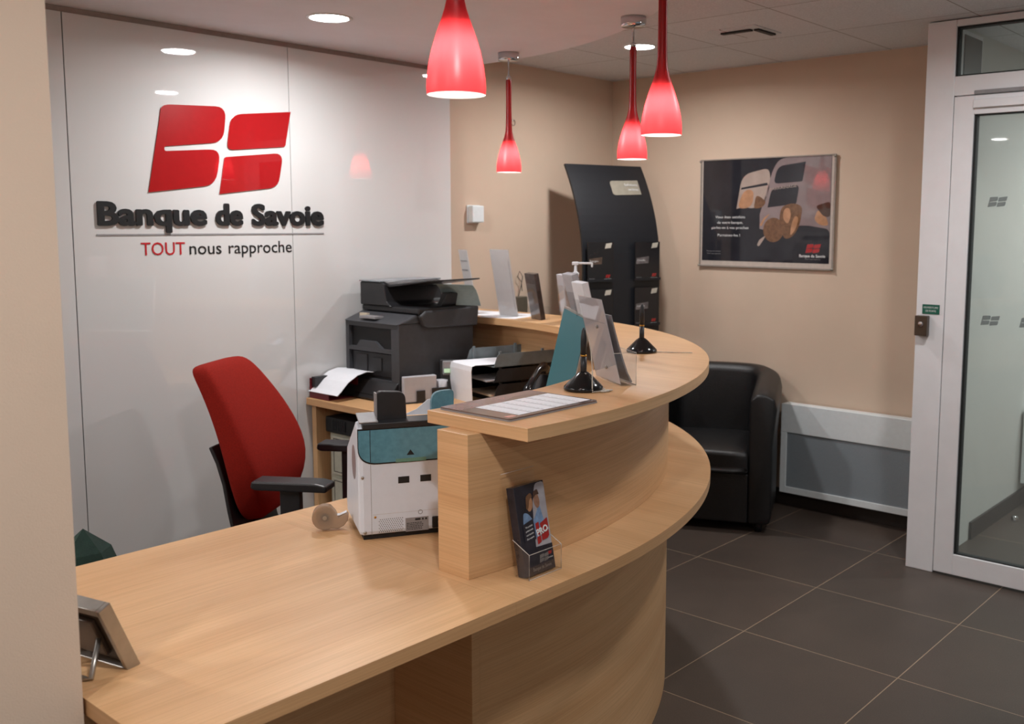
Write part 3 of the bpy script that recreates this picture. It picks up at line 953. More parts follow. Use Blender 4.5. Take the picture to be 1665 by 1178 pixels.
obj('face', bm, GREYP, ct, bevel=0.006)
pbox('green_key', GRNB, ct, -0.018, 0.008, 0.005, 0.0098, 0.112, 0.13)

# ================================================================ LETTER TRAYS
def letter_tray(z, label, mt):
    t = thing('letter_tray', label, 'letter tray', (-1.85, -0.805, z), math.radians(-14.5), 'stacked letter trays on the side desk')
    bm = new(); box(bm, 0, 0.335, 0, 0.245, 0, 0.003)
    obj('tray_floor', bm, mt, t)
    for y0 in (0.0, 0.242):
        bm = new(); prism(bm, [(0.0, 0), (0.335, 0), (0.335, 0.058), (0.03, 0.058), (0.018, 0.05)], y0, y0 + 0.003, axis='y')
        obj('side_wall', bm, mt, t)
    pbox('back_wall', mt, t, 0.332, 0.335, 0.003, 0.242, 0.003, 0.058)
    bm = new()
    for x in (0.03, 0.25):
        for y in (0.004, 0.234):
            box(bm, x, x + 0.012, y, y + 0.007, 0.0031, 0.067)
    obj('spacer', bm, mt, t)
    return t
letter_tray(0.790, 'bottom letter tray of the dark stack behind the counter', BLACKP)
letter_tray(0.857, 'middle letter tray of the dark stack behind the counter', BLACKP)
letter_tray(0.924, 'slate grey top letter tray of the stack behind the counter', SLATE)
tb = tag(obj('tray_base', (lambda b: (box(b, 0, 0.335, 0, 0.245, 0, 0.0175), b)[1])(new()), BLACKP, bevel=0.002), 'flat black base block under the letter trays', 'tray base')
tb.location = (-1.85, -0.805, 0.7722); tb.rotation_euler = (0, 0, math.radians(-14.5))
def sheet(name, x, y, z, sx, sy, rz, m, label, th=0.002, group=None):
    bm = new(); box(bm, 0, sx, 0, sy, 0, th)
    o = tag(obj(name, bm, m), label, 'paper', group)
    o.location = (x, y, z); o.rotation_euler = (0, 0, rz)
    return o
R145 = math.radians(-14.5)
sheet('paper_sheet', -1.875, -0.785, 0.862, 0.22, 0.18, R145, PAPERG, 'grey papers lying in the middle letter tray', 0.006)
sheet('paper_sheet', -1.855, -0.787, 0.795, 0.22, 0.20, R145, mat('buff_paper', srgb(206, 186, 164), 0.8), 'buff papers lying in the bottom letter tray', 0.008)
bm = new()
strip(bm, [(0.24, 0.0), (0.0, 0.002), (-0.075, 0.004), (-0.092, 0.0), (-0.096, -0.02), (-0.094, -0.10), (-0.090, -0.168)], 0.02, 0.215, -0.0015)
o = tag(obj('paper_sheet', bm, PAPER), 'white sheet on the top letter tray with its end hanging down', 'paper')
o.location = (-1.85, -0.800, 0.932); o.rotation_euler = (0, 0, R145)

# desk phone
phn = thing('desk_phone', 'black desk phone with a lit blue screen behind the counter', 'phone', (-1.937, -1.062, 0.7405), math.radians(-70.6))
bm = new(); prism(bm, [(0, 0), (0.19, 0.0), (0.19, 0.165), (0.17, 0.165), (0, 0.07)], -0.02, 0.19, axis='x')
obj('base', bm, BLACKP, phn, bevel=0.006)
def tiltbox(name, m, par, x0, x1, s0, s1, n0, n1, org, ang, bevel=0.0):
    """box laid on a slope: s along the slope (local yz), n normal to it"""
    bm = new(); box(bm, x0, x1, s0, s1, n0, n1)
    o = obj(name, bm, m, par, bevel=bevel)
    o.location = org; o.rotation_euler = (ang, 0, 0)
    return o
SL = math.atan2(0.095, 0.17)
tiltbox('screen', SCRB, phn, 0.085, 0.175, 0.125, 0.178, 0.0, 0.004, (0, 0, 0.071), SL)
tiltbox('screen_bezel', GREYP, phn, 0.07, 0.19, 0.182, 0.192, 0.0, 0.006, (0, 0, 0.071), SL)
bm = new()
for i in range(3):
    for j in range(4):
        box(bm, 0.09 + i * 0.028, 0.11 + i * 0.028, 0.02 + j * 0.02, 0.034 + j * 0.02, 0, 0.004)
k_ = obj('keypad', bm, GREYP, phn); k_.location = (0, 0, 0.071); k_.rotation_euler = (SL, 0, 0)
bm = new()
tube(bm, [(0.02, -0.02, 0.098), (0.02, 0.0, 0.128), (0.02, 0.05, 0.162), (0.02, 0.11, 0.192), (0.02, 0.165, 0.200), (0.02, 0.19, 0.186)], [0.020, 0.023, 0.014, 0.014, 0.023, 0.020], 12)
obj('handset', bm, GLOSSB, phn)

# computer monitor, seen almost edge-on
mo = thing('monitor', 'computer monitor with teal screen and silver rim, seen almost edge-on behind the near counter', 'monitor', (-2.43, -1.66, 0.7405), math.radians(230))
pbox('foot', BLACKP, mo, -0.11, 0.11, -0.07, 0.10, 0, 0.012, bevel=0.004)
bm = new(); tube(bm, [(0, 0.05, 0.012), (0, 0.055, 0.15), (0, 0.07, 0.34)], 0.016, 10)
obj('stem', bm, BLACKP, mo)
for nm, m, a, bv in (('casing', SILVER, (-0.21, 0.25, 0.0, 0.014, 0, 0.305), 0.002), ('screen', TEALS, (-0.202, 0.242, -0.0012, -0.0001, 0.010, 0.297), 0.0), ('back_cover', BLACKP, (-0.14, 0.12, 0.0142, 0.034, 0.04, 0.26), 0.006)):
    bm = new(); box(bm, *a)
    o = obj(nm, bm, m, mo, bevel=bv); o.location = (0, 0, 0.22); o.rotation_euler = (math.radians(-13), 0, 0)

# white file box against the counter wall
wb = thing('file_box', 'narrow white file box standing behind the counter next to the teal monitor', 'file box', (-1.745, -1.275, 0.7405), math.radians(-55))
bm = new()
for a in ((0, 0.07, 0, 0.002, 0, 0.30), (0, 0.002, 0, 0.16, 0, 0.30), (0.068, 0.07, 0, 0.16, 0, 0.30), (0, 0.07, 0.158, 0.16, 0, 0.30), (0, 0.07, 0, 0.16, 0, 0.002)):
    box(bm, *a)
obj('box_shell', bm, PAPERG, wb)
pbox('papers', PAPER, wb, 0.006, 0.064, 0.006, 0.15, 0.002, 0.285)

# ================================================================ NEAR COUNTER
# price list folder
pf = thing('price_list', 'dark brown laminated price list folder with white table on the near counter end', 'folder', (-3.296, -2.288, 1.1052), math.radians(0.5))
bm = new(); prism(bm, rrect(0.0, 0.318, 0.0, 0.228, 0.006, 3), 0.0, 0.003, axis='z')
obj('back_cover', bm, GREYP, pf)
bm = new(); prism(bm, rrect(0.001, 0.318, 0.002, 0.228, 0.006, 3), 0.0032, 0.0062, axis='z')
obj('front_cover', bm, mat('brown_laminate', srgb(104, 86, 82), 0.14, var=0.08, scale=14), pf)
bm = new(); prism(bm, [(0.0, 0.16), (0.12, 0.15), (0.22, 0.19), (0.318, 0.17), (0.318, 0.226), (0.002, 0.226)], 0.0062, 0.0064, axis='z')
obj('cover_print', bm, mat('mauve_print', srgb(134, 108, 112), 0.14, var=0.15, scale=20), pf, label='mauve print along the top of the cover')
bm = new()
for k in range(6):
    box(bm, 0.050 + k * 0.0438, 0.050 + k * 0.0438 + 0.041, 0.018, 0.158, 0.0064, 0.0066)
obj('price_table', bm, PAPER, pf, label='white table in dark ruled columns')
bm = new()
for k in range(6):
    for j in range(9):
        box(bm, 0.056 + k * 0.0438, 0.056 + k * 0.0438 + 0.002, 0.026 + j * 0.014, 0.026 + j * 0.014 + random.uniform(0.006, 0.012), 0.0066, 0.0067)
obj('price_text', bm, PAPERG, pf)
pbox('price_tag', mat('pink_print', srgb(196, 150, 140), 0.2), pf, 0.012, 0.040, 0.012, 0.03, 0.0064, 0.0066)

CHAINM = mat('nickel_ball_chain', srgb(206, 200, 190), 0.3, metal=0.3)
def counter_pen(x, y, label, lean, chain):
    t = thing('counter_pen', label, 'pen stand', (x, y, 1.1052), 0, 'black pens in cone stands on the counter')
    bm = new(); lathe(bm, [(0, 0), (0.051, 0), (0.053, 0.004), (0.052, 0.010), (0.042, 0.020), (0.030, 0.032), (0.020, 0.042), (0.012, 0.048), (0.0085, 0.05), (0, 0.05)], 40)
    obj('base', bm, GLOSSB, t)
    bm = new()
    tube(bm, [(0, 0, 0.035), (lean * 0.3, 0, 0.09)], 0.0085, 12)
    tube(bm, [(lean * 0.3, 0, 0.0945), (lean * 0.8, 0, 0.14), (lean, 0, 0.158), (lean * 1.05, 0, 0.166)], [0.0085, 0.008, 0.0055, 0.002], 12)
    obj('pen', bm, BLACKP, t)
    bm = new(); tube(bm, [(lean * 0.3, 0, 0.09), (lean * 0.3, 0, 0.0945)], 0.009, 12)
    obj('pen_ring', bm, BRASS, t)
    bm = new()
    P = [Vector(p) for p in chain]
    tot = 0
    step = 0.0036
    for a, b in zip(P, P[1:]):
        n = max(1, int((b - a).length / step))
        for i in range(n):
            q = a.lerp(b, i / n)
            bmesh.ops.create_icosphere(bm, subdivisions=1, radius=0.0021, matrix=Matrix.Translation(q))
    obj('ball_chain', bm, CHAINM, t)
    return t
rX, rY = 0.53, -0.85     # picture-right direction seen from the visitor side
ch = [(0.010 * rX * 1.2, 0.010 * rY * 1.2, 0.150), (0.020 * rX, 0.020 * rY, 0.10), (0.022 * rX - 0.010, 0.022 * rY - 0.010, 0.058)]
for k in range(9):
    a = math.radians(235 + 10 * k)
    ch.append((0.0565 * math.cos(a) if k else -0.022, 0.0565 * math.sin(a) if k else -0.048, 0.003 if k else 0.012))
for k in range(26):
    ch.append((0.0 + 0.012 * math.sin(k * 1.9) + 0.0012 * k, -0.066 + 0.006 * math.cos(k * 2.3), 0.002 + 0.0006 * (k % 4)))
counter_pen(-2.857, -2.138, 'black pen in a cone stand with coiled ball chain beside the price list folder', 0.0, ch)
ch = [(0.052 * rX, 0.052 * rY, 0.003)] + [((0.058 + 0.0045 * k) * rX + 0.004 * math.sin(k * 2.1), (0.058 + 0.0045 * k) * rY + 0.004 * math.cos(k * 2.5), 0.002) for k in range(12)] + [(0.175 * rX, 0.175 * rY, 0.002)]
counter_pen(-2.126, -1.793, 'black pen in a cone stand alone in the middle of the curved counter', 0.0, ch)

def leaflet_holder(x, y, rz, w, h, label, leaf, lm, ph_=0.09, dp=0.045, lean=14, z=1.1052, insert=True):
    t = thing('leaflet_holder', label, 'leaflet holder', (x, y, z), rz)
    L = math.radians(-lean)
    def tl(name, m, a, bevel=0.0):
        bm = new(); box(bm, *a)
        o = obj(name, bm, m, t, bevel=bevel); o.rotation_euler = (L, 0, 0)
        return o
    tl('back_plate', CLEAR, (0, w, 0.0, 0.002, 0, h))
    if insert:
        tl('insert_card', insert, (0.002, w - 0.002, -0.0015, -0.0002, 0.004, h - 0.002))
        bm = new()
        for zz in (0.18 * h, 0.62 * h):
            lathe(bm, [(0, 0), (0.004, 0.0), (0.004, 0.004), (0, 0.004)], 10)
        o = tl('card_line', GREYP, (0.012, w - 0.03, 0.0021, 0.0024, h * 0.72, h * 0.725))
        bm.free()
        for zz in (0.18 * h, 0.66 * h):
            bm = new(); lathe(bm, [(0, 0), (0.005, 0.0), (0.005, 0.003), (0, 0.003)], 12)
            o = obj('screw', bm, SILVER, t, rot=(L - PI / 2, 0, 0))
            o.location = Matrix.Rotation(L, 3, 'X') @ Vector((w * 0.42, 0.0022, zz))
    bm = new()
    box(bm, 0, w, -dp, -dp + 0.002, 0.0, ph_)
    box(bm, 0, w, -dp, 0.0, 0.0, 0.002)
    obj('pocket', bm, CLEAR, t)
    bm = new()
    bm.free()
    for x0 in (0, w - 0.002):
        bm = new(); prism(bm, [(-dp, 0.0), (0.0, 0.0), (ph_ * math.tan(-L), ph_), (-dp, ph_)], x0, x0 + 0.002, axis='x')
        obj('pocket_side', bm, CLEAR, t)
    return t
CARDQ = mat('off_white_card', srgb(196, 194, 200), 0.7, var=0.02)
nh = leaflet_holder(-2.742, -2.176, math.radians(60), 0.185, 0.245, 'clear leaflet holder with white card back beside the near pen stand', None, None, insert=CARDQ)
lf1 = tag(obj('leaflet', (lambda b: (strip(b, [(-0.034, 0.004), (-0.020, 0.03), (-0.006, 0.07), (0.010, 0.12), (0.024, 0.17), (0.029, 0.19)], 0.01, 0.11, 0.004, plane='yz'), b)[1])(new()), GREYP), 'grey leaflets bending in the clear holder beside the near pen stand', 'leaflet')
lf1.location = (-2.742, -2.176, 1.1075); lf1.rotation_euler = (0, 0, math.radians(60))

def leaflets(x, y, rz, w, h, label, m1, m2, n=6, lean=12, z=1.1052):
    """a clear holder seen from its edge, and a stack of leaflets standing in it"""
    t = thing('leaflet_holder', 'clear holder of ' + label, 'leaflet holder', (x, y, z), rz)
    L = math.radians(-lean)
    bm = new(); box(bm, -0.003, w + 0.003, 0.024, 0.026, 0, h * 0.8)
    o = obj('back_plate', bm, CLEAR, t); o.rotation_euler = (L, 0, 0)
    bm = new(); box(bm, -0.003, w + 0.003, -0.022, 0.03, 0, 0.002); box(bm, -0.003, w + 0.003, -0.022, -0.020, 0, 0.06)
    obj('pocket', bm, CLEAR, t)
    g = thing('leaflet_stack', label, 'leaflets', (x, y, z + 0.0025), rz)
    bm = new()
    box(bm, 0, w, -0.0, 0.021, 0, h)
    o = obj('leaflet_edges', bm, m1, g, bevel=0.002); o.rotation_euler = (L, 0, 0)
    bm = new()
    for k in range(7):
        box(bm, -0.0006, 0.0, 0.002 + k * 0.003, 0.0032 + k * 0.003, 0.004, h * (0.72 + 0.03 * (k % 3)))
    o = obj('page_edges', bm, m2, g); o.rotation_euler = (L, 0, 0)
    bm = new(); box(bm, 0, w, -0.0012, -0.0002, 0, h)
    o = obj('cover', bm, m2, g); o.rotation_euler = (L, 0, 0)
    return g
DKB = mat('dark_leaflet', srgb(70, 58, 54), 0.3, var=0.3, scale=40)
TANP = mat('tan_page_edges', srgb(150, 132, 124), 0.7, var=0.2, scale=200)
leaflets(-1.50, -0.79, math.radians(70), 0.10, 0.215, 'dark brown leaflets on the far counter, left of the soap bottle', DKB, DKB, lean=10)
leaflets(-1.52, -0.975, math.radians(58), 0.10, 0.215, 'grey and white leaflets in front of the soap bottle', PAPERG, TANP, lean=8)
leaflets(-2.30, -1.745, math.radians(60), 0.10, 0.285, 'pale leaflets on the counter just behind the teal monitor', PAPERG, PAPERG, lean=16)
leaflets(-2.42, -1.865, math.radians(60), 0.10, 0.262, 'white leaflets between the teal monitor and the large card holder', PAPER, PAPERG, lean=13)

# soap pump bottle
sp = thing('soap_bottle', 'clear sanitizer bottle with a long white pump on the far counter', 'bottle', (-1.385, -0.872, 1.1052), math.radians(-52))
bm = new(); lathe(bm, [(0, 0), (0.026, 0), (0.028, 0.005), (0.028, 0.14), (0.024, 0.165), (0.012, 0.185), (0.012, 0.195), (0, 0.195)], 24)
obj('bottle_body', bm, CLEARH, sp)
bm = new(); lathe(bm, [(0, 0.195), (0.016, 0.195), (0.016, 0.215), (0.007, 0.22), (0.006, 0.25), (0, 0.25)], 20)
obj('collar', bm, PAPER, sp)
bm = new(); box(bm, -0.016, 0.014, -0.009, 0.009, 0.25, 0.265); box(bm, 0.014, 0.075, -0.006, 0.006, 0.254, 0.263); box(bm, 0.071, 0.080, -0.005, 0.005, 0.240, 0.261)
obj('pump_head', bm, PAPER, sp, bevel=0.003)

# card stands near the wall
CARDP = mat('pale_card', srgb(206, 202, 202), 0.6, var=0.02)
def card_stand(x, y, rz, w, h, label, marks):
    t = thing('card_stand', label, 'display stand', (x, y, 1.1075), rz)
    L = math.radians(-11)
    bm = new(); box(bm, 0, w, 0, 0.003, 0, h)
    o = obj('card', bm, CARDP, t); o.rotation_euler = (L, 0, 0)
    bm = new(); box(bm, -0.004, w + 0.004, 0.0035, 0.0055, 0, h + 0.004); box(bm, -0.004, w + 0.004, -0.0025, -0.0008, 0, h + 0.004)
    o = obj('acrylic_sleeve', bm, CLEAR, t); o.rotation_euler = (L, 0, 0)
    pbox('foot', CLEAR, t, -0.004, w + 0.004, -0.06, 0.06, -0.002, 0.0)
    bm = new()
    for a in marks:
        box(bm, w * a[0], w * a[1], 0.0057, 0.0062, h * a[2], h * a[3])
        box(bm, w * a[0], w * a[1], -0.0012, -0.0009 + 0.0002, h * a[2], h * a[3])
    o = obj('print_marks', bm, GREYP, t); o.rotation_euler = (L, 0, 0)
    return t
card_stand(-1.515, -0.37, math.radians(72), 0.09, 0.315, 'narrow looking white card stand nearest the wall on the far counter', [(0.1, 0.9, 0.83, 0.84), (0.2, 0.9, 0.68, 0.70), (0.15, 0.9, 0.22, 0.28)])
card_stand(-1.478, -0.600, math.radians(84), 0.135, 0.32, 'wider white card stand on the paper sheet of the far counter', [(0.05, 0.06, 0.1, 0.85)])
sheet('paper_sheet', -1.565, -0.66, 1.1053, 0.26, 0.20, math.radians(12), PAPER, 'white paper sheet under the wider card stand on the far counter', 0.0012)
sheet('paper_sheet', -1.55, -0.44, 1.1053, 0.22, 0.28, math.radians(6), PAPER, 'white paper sheet at the wall end of the far counter', 0.0008)

# ================================================================ WALL BITS
wbx = thing('wall_sensor', 'small white square box on the beige wall right of the panels', 'wall box', (-1.235, -0.0005, 1.548), 0)
pbox('back_plate', HEATW, wbx, -0.003, 0.088, -0.010, 0, -0.003, 0.091, bevel=0.002)
pbox('cover', HEATW, wbx, 0, 0.085, -0.045, -0.010, 0, 0.088, bevel=0.006)
bm = new(); tube(bm, [(0.016 * math.cos(t), 0, 0.016 * math.sin(t)) for t in (2 * PI * k / 8 for k in range(8))], 0.002, 6, closed=True)
o = tag(obj('wall_ring', bm, SILVER), 'tiny metal ring on the beige wall beside the farthest pendant', 'ring'); o.location = (-0.885, -0.006, 2.09)
tk = thing('wall_socket', 'dark wall box with a wire loop behind the wider card stand', 'socket', (-0.955, -0.001, 1.02), 0)
pbox('box', mat('olive_box', srgb(92, 84, 72), 0.5), tk, 0, 0.135, -0.05, 0, 0, 0.12, bevel=0.004)
bm = new(); tube(bm, [(0.09, -0.02, 0.12), (0.11, -0.02, 0.17), (0.125, -0.02, 0.23), (0.10, -0.02, 0.26), (0.085, -0.02, 0.23), (0.115, -0.02, 0.20), (0.12, -0.02, 0.15)], 0.002, 6)
obj('wire_loop', bm, BLACKP, tk)

# ================================================================ BROCHURE DISPLAY
NAVY = mat('black_display_board', srgb(26, 28, 33), 0.45, var=0.05)
st = thing('display_stand', 'tall black curved brochure display stand in the corner', 'display stand', (-0.20, -0.505, 0), math.radians(-16.9))
def sy(z):
    return 0.0 if z < 1.30 else ((z - 1.30) / 0.575) ** 2 * 0.19
path = [(0.0, 0.02), (0.0, 0.6), (0.0, 1.1)] + [(sy(1.3 + 0.575 * k / 14), 1.3 + 0.575 * k / 14) for k in range(15)]
bm = new(); strip(bm, path, -0.525, 0.0, -0.012, plane='yz')
obj('board', bm, NAVY, st)
pbox('foot', NAVY, st, -0.50, -0.02, -0.10, 0.28, 0.0, 0.02, bevel=0.004)
bm = new(); prism(bm, rrect(-0.262, -0.066, -0.045, 0.045, 0.018, 5, corners=(1, 0, 0, 1)), -0.003, 0, axis='y')
bd = obj('badge', bm, mat('pale_badge', srgb(150, 144, 130), 0.35), st, label='pale rounded badge')
bd.location = (0, sy(1.752) - 0.002, 1.752); bd.rotation_euler = (math.radians(-26), math.radians(-2), 0)
for k, s_ in enumerate(('Solutions', 'services')):
    o = text('badge_line', s_, WHITEI, st, 0, 0, 0, 0.016, 0.09 - 0.02 * k, extrude=0.0004, align='RIGHT')
    o.rotation_euler = (math.radians(-26), 0, 0)
    zz = 1.758 - 0.026 * k
    o.location = (-0.080, sy(zz) - 0.006, zz)
for r_ in range(4):
    for c_, x0 in enumerate((-0.512, -0.192)):
        z0 = 1.235 - 0.258 * r_
        pk = pbox('pocket', NAVY, st, x0 - 0.004, x0 + 0.178, -0.030, -0.027, z0 - 0.008, z0 + 0.006)
        pbox('pocket_floor', NAVY, pk, x0 - 0.004, x0 + 0.178, -0.027, -0.0125, z0 - 0.008, z0 - 0.004)
BROC = mat('black_brochure_cover', srgb(30, 30, 33), 0.25, var=0.1)
TAGM = mat('pale_tag_print', srgb(196, 190, 176), 0.3)
PHOT = mat('grey_photo_print', srgb(104, 98, 98), 0.3, var=0.35, scale=60)
PHOW = mat('brown_photo_print', srgb(88, 72, 62), 0.3, var=0.35, scale=60)
def brochure_root(label, loc, rz, photo, ptxt):
    t = thing('brochure', label, 'brochure', loc, rz, 'black brochures in the display stand')
    pbox('cover', BROC, t, 0, 0.172, -0.008, 0, 0, 0.212)
    patch('tag', [(0.112, 0.176), (0.120, 0.204), (0.160, 0.208), (0.152, 0.180)], TAGM, t, -0.0081, label='pale slanted tag')
    patch('photo', [(0.006, 0.088), (0.008, 0.122), (0.096, 0.130), (0.092, 0.092)], photo, t, -0.0081, label='photo patch')
    text('photo_caption', ptxt, WHITEI, t, 0.014, -0.0088, 0.104, 0.010, 0.055, extrude=0.0003)
    emblem(t, LOGOR, 0.118, 0.016, 0.032, -0.0081)
    text('brochure_line', 'Banque de Savoie', WHITEI, t, 0.112, -0.0081, 0.008, 0.004, 0.045, extrude=0.0003)
    text('brochure_line', 'Particuliers', GREYP, t, 0.010, -0.0081, 0.010, 0.006, 0.035, extrude=0.0003)
    return t
c17, s17 = math.cos(math.radians(-16.9)), math.sin(math.radians(-16.9))
for r_ in range(4):
    for c_, x0 in enumerate((-0.509, -0.189)):
        z0 = 1.2315 - 0.258 * r_
        ly = -0.0135
        lx = x0
        loc = (-0.20 + c17 * lx - s17 * ly, -0.505 + s17 * lx + c17 * ly, z0)
        lab = 'black brochure in the %s row, %s column of the display stand' % (('top', 'second', 'third', 'bottom')[r_], ('left', 'right')[c_])
        brochure_root(lab, loc, math.radians(-16.9), (PHOW, PHOT)[c_], ('Epargne', 'Cartes', 'Credit', 'Assurance')[(r_ + 2 * c_) % 4])

# ================================================================ ARMCHAIR
ac = thing('armchair', 'black leatherette tub armchair below the poster', 'armchair', (-0.405, -1.0, 0), math.radians(205 - 270))
def superU(n=28, wd=0.345, dp=0.33, rb=0.30):
    pts = []
    pts.append((-wd, -dp))
    pts.append((-wd, -dp + 0.12))
    for k in range(n + 1):
        a = PI + PI * k / n * -1
        ca, sa = math.cos(a), math.sin(a)
        e = 0.62
        pts.append((wd * math.copysign(abs(ca) ** e, ca), -0.02 + (dp + 0.02) * math.copysign(abs(sa) ** e, sa)))
    pts.append((wd, -dp + 0.12))
    pts.append((wd, -dp))
    return pts
U = superU()
bm = new()
rings = []
for i, (x, y) in enumerate(U):
    a = Vector(U[max(i - 1, 0)]); b = Vector(U[min(i + 1, len(U) - 1)])
    t_ = (b - a).normalized()
    nrm = Vector((t_.y, -t_.x))          # towards the inside
    P0 = Vector((x, y))
    fy = (y + 0.33) / 0.66
    top = 0.705 + 0.075 * min(1, max(0, fy)) ** 0.8
    th = 0.115
    I0 = P0 + nrm * th
    flare = 0.018
    O1 = P0 - nrm * flare
    prof = [(P0 + nrm * 0.01, 0.05), (P0, 0.09), (P0, 0.45), (O1, top - 0.07), (O1 + nrm * 0.012, top - 0.02), (P0 + nrm * 0.035, top), (I0 - nrm * 0.03, top), (I0, top - 0.03), (I0 + nrm * 0.004, 0.45), (I0, 0.20), (I0, 0.05)]
    rings.append([bm.verts.new((p.x, p.y, z)) for p, z in prof])
for A, B in zip(rings, rings[1:]):
    for k in range(len(A)):
        bm.faces.new((A[k], A[(k + 1) % len(A)], B[(k + 1) % len(A)], B[k]))
bm.faces.new(rings[0]); bm.faces.new(rings[-1])
bmesh.ops.recalc_face_normals(bm, faces=bm.faces[:])
obj('tub_shell', bm, LEATHER, ac, bevel=0.012, smooth=True)
def cushion(name, x0, x1, y0, y1, z0, z1, par, m, puff=0.02, bev=0.03):
    bm = new()
    bmesh.ops.create_grid(bm, x_segments=6, y_segments=6, size=0.5)
    bm.free()
    bm = new(); box(bm, x0, x1, y0, y1, z0, z1)
    bmesh.ops.subdivide_edges(bm, edges=bm.edges[:], cuts=5, use_grid_fill=True)
    for v in bm.verts:
        if v.co.z > z1 - 1e-4:
            u = (v.co.x - x0) / (x1 - x0) * 2 - 1; w = (v.co.y - y0) / (y1 - y0) * 2 - 1
            v.co.z += puff * (1 - u * u) * (1 - w * w)
    return obj(name, bm, m, par, bevel=bev, smooth=True)
cushion('seat', -0.228, 0.228, -0.345, 0.215, 0.30, 0.415, ac, LEATHER, 0.025, 0.02)
pbox('front_panel', LEATHER, ac, -0.228, 0.228, -0.318, -0.29, 0.05, 0.30, bevel=0.006)
for x, y in ((-0.28, -0.27), (0.28, -0.27), (-0.22, 0.22), (0.22, 0.22)):
    bm = new(); lathe(bm, [(0, 0), (0.018, 0), (0.022, 0.06), (0, 0.06)], 12)
    obj('leg', bm, DARKP, ac, loc=(x, y, 0))

# ================================================================ OFFICE CHAIR
oc = thing('office_chair', 'red upholstered office chair with black armrests behind the desk', 'office chair', (-2.80, -0.86, 0), math.radians(33))
def backrest_bm():
    bm = new()
    zs = [0.0, 0.02, 0.055, 0.11, 0.18, 0.25, 0.32, 0.39, 0.455, 0.515, 0.555, 0.575, 0.583]
    hw = [0.085, 0.12, 0.16, 0.205, 0.236, 0.240, 0.230, 0.214, 0.197, 0.180, 0.166, 0.150, 0.12]
    th = [0.024, 0.040, 0.054, 0.060, 0.060, 0.057, 0.053, 0.050, 0.046, 0.043, 0.040, 0.032, 0.018]
    yc = [0.045, 0.036, 0.020, 0.004, -0.004, 0.0, 0.012, 0.030, 0.052, 0.076, 0.096, 0.108, 0.114]
    N = 24
    rs = []
    for z, w, t, y in zip(zs, hw, th, yc):
        ring = []
        for k in range(N):
            a = 2 * PI * k / N
            ca, sa = math.cos(a), math.sin(a)
            px = w * math.copysign(abs(ca) ** 0.30, ca)
            py = t * math.copysign(abs(sa) ** 0.36, sa)
            py -= 0.012 * (px / 0.24) ** 2 if True else 0
            ring.append(bm.verts.new((px, y + py, z)))
        rs.append(ring)
    for A, B in zip(rs, rs[1:]):
        for k in range(N):
            bm.faces.new((A[k], A[(k + 1) % N], B[(k + 1) % N], B[k]))
    bm.faces.new(rs[0]); bm.faces.new(rs[-1])
    bmesh.ops.recalc_face_normals(bm, faces=bm.faces[:])
    return bm
BK = (0.015, 0.17, 0.495)
b_ = obj('backrest', backrest_bm(), REDF, oc, sub=1, smooth=True, loc=BK, rot=(math.radians(-10), 0, 0))
bm = new(); strip(bm, [(0.060, -0.14), (0.078, -0.04), (0.080, 0.06), (0.078, 0.16), (0.086, 0.24), (0.100, 0.30)], -0.17, 0.17, -0.014, plane='yz')
obj('back_shell', bm, BLACKP, oc, loc=BK, rot=(math.radians(-10), 0, 0), bevel=0.004)
bm = new(); tube(bm, [(0, 0.0, 0.35), (0, 0.16, 0.345), (0, 0.235, 0.41), (0, 0.25, 0.50), (0, 0.255, 0.62)], 0.016, 8)
obj('back_bar', bm, BLACKP, oc)
bm = new(); prism(bm, rrect(-0.24, 0.24, -0.26, 0.20, 0.09, 6), 0.375, 0.44, axis='z')
obj('seat', bm, REDF, oc, bevel=0.02, smooth=True)
pbox('seat_pan', BLACKP, oc, -0.19, 0.19, -0.20, 0.16, 0.345, 0.375, bevel=0.006)
for s in (-1, 1):
    bm = new()
    prism(bm, roundpoly([(-0.155, 0.672), (-0.155, 0.694), (-0.12, 0.702), (0.10, 0.702), (0.105, 0.680), (0.09, 0.672)], 0.008), s * 0.285 - 0.042, s * 0.285 + 0.042, axis='x')
    a_ = obj('armrest', bm, BLACKP, oc, bevel=0.008, smooth=False)
    bm = new(); box(bm, s * 0.285 - 0.014, s * 0.285 + 0.014, -0.055, 0.015, 0.385, 0.672)
    obj('armrest_post', bm, BLACKP, oc, bevel=0.004)
    bm = new(); tube(bm, [(s * 0.285, -0.02, 0.40), (s * 0.25, -0.02, 0.362), (s * 0.10, -0.02, 0.36)], 0.014, 8)
    obj('armrest_bracket', bm, BLACKP, oc)
bm = new(); lathe(bm, [(0, 0.08), (0.028, 0.08), (0.028, 0.22), (0.018, 0.22), (0.018, 0.345), (0, 0.345)], 20)
obj('gas_column', bm, BLACKP, oc)
for k in range(5):
    a = 2 * PI * k / 5 + 0.3
    bm = new(); tube(bm, [(0.02 * math.cos(a), 0.02 * math.sin(a), 0.11), (0.30 * math.cos(a), 0.30 * math.sin(a), 0.075)], [0.022, 0.014], 8)
    lg = obj('base_leg', bm, BLACKP, oc)
    bm = new(); lathe(bm, [(0, -0.02), (0.025, -0.02), (0.028, -0.01), (0.028, 0.01), (0.025, 0.02), (0, 0.02)], 16)
    obj('castor', bm, BLACKP, oc, loc=(0.30 * math.cos(a), 0.30 * math.sin(a), 0.0285), rot=(PI / 2, 0, a))

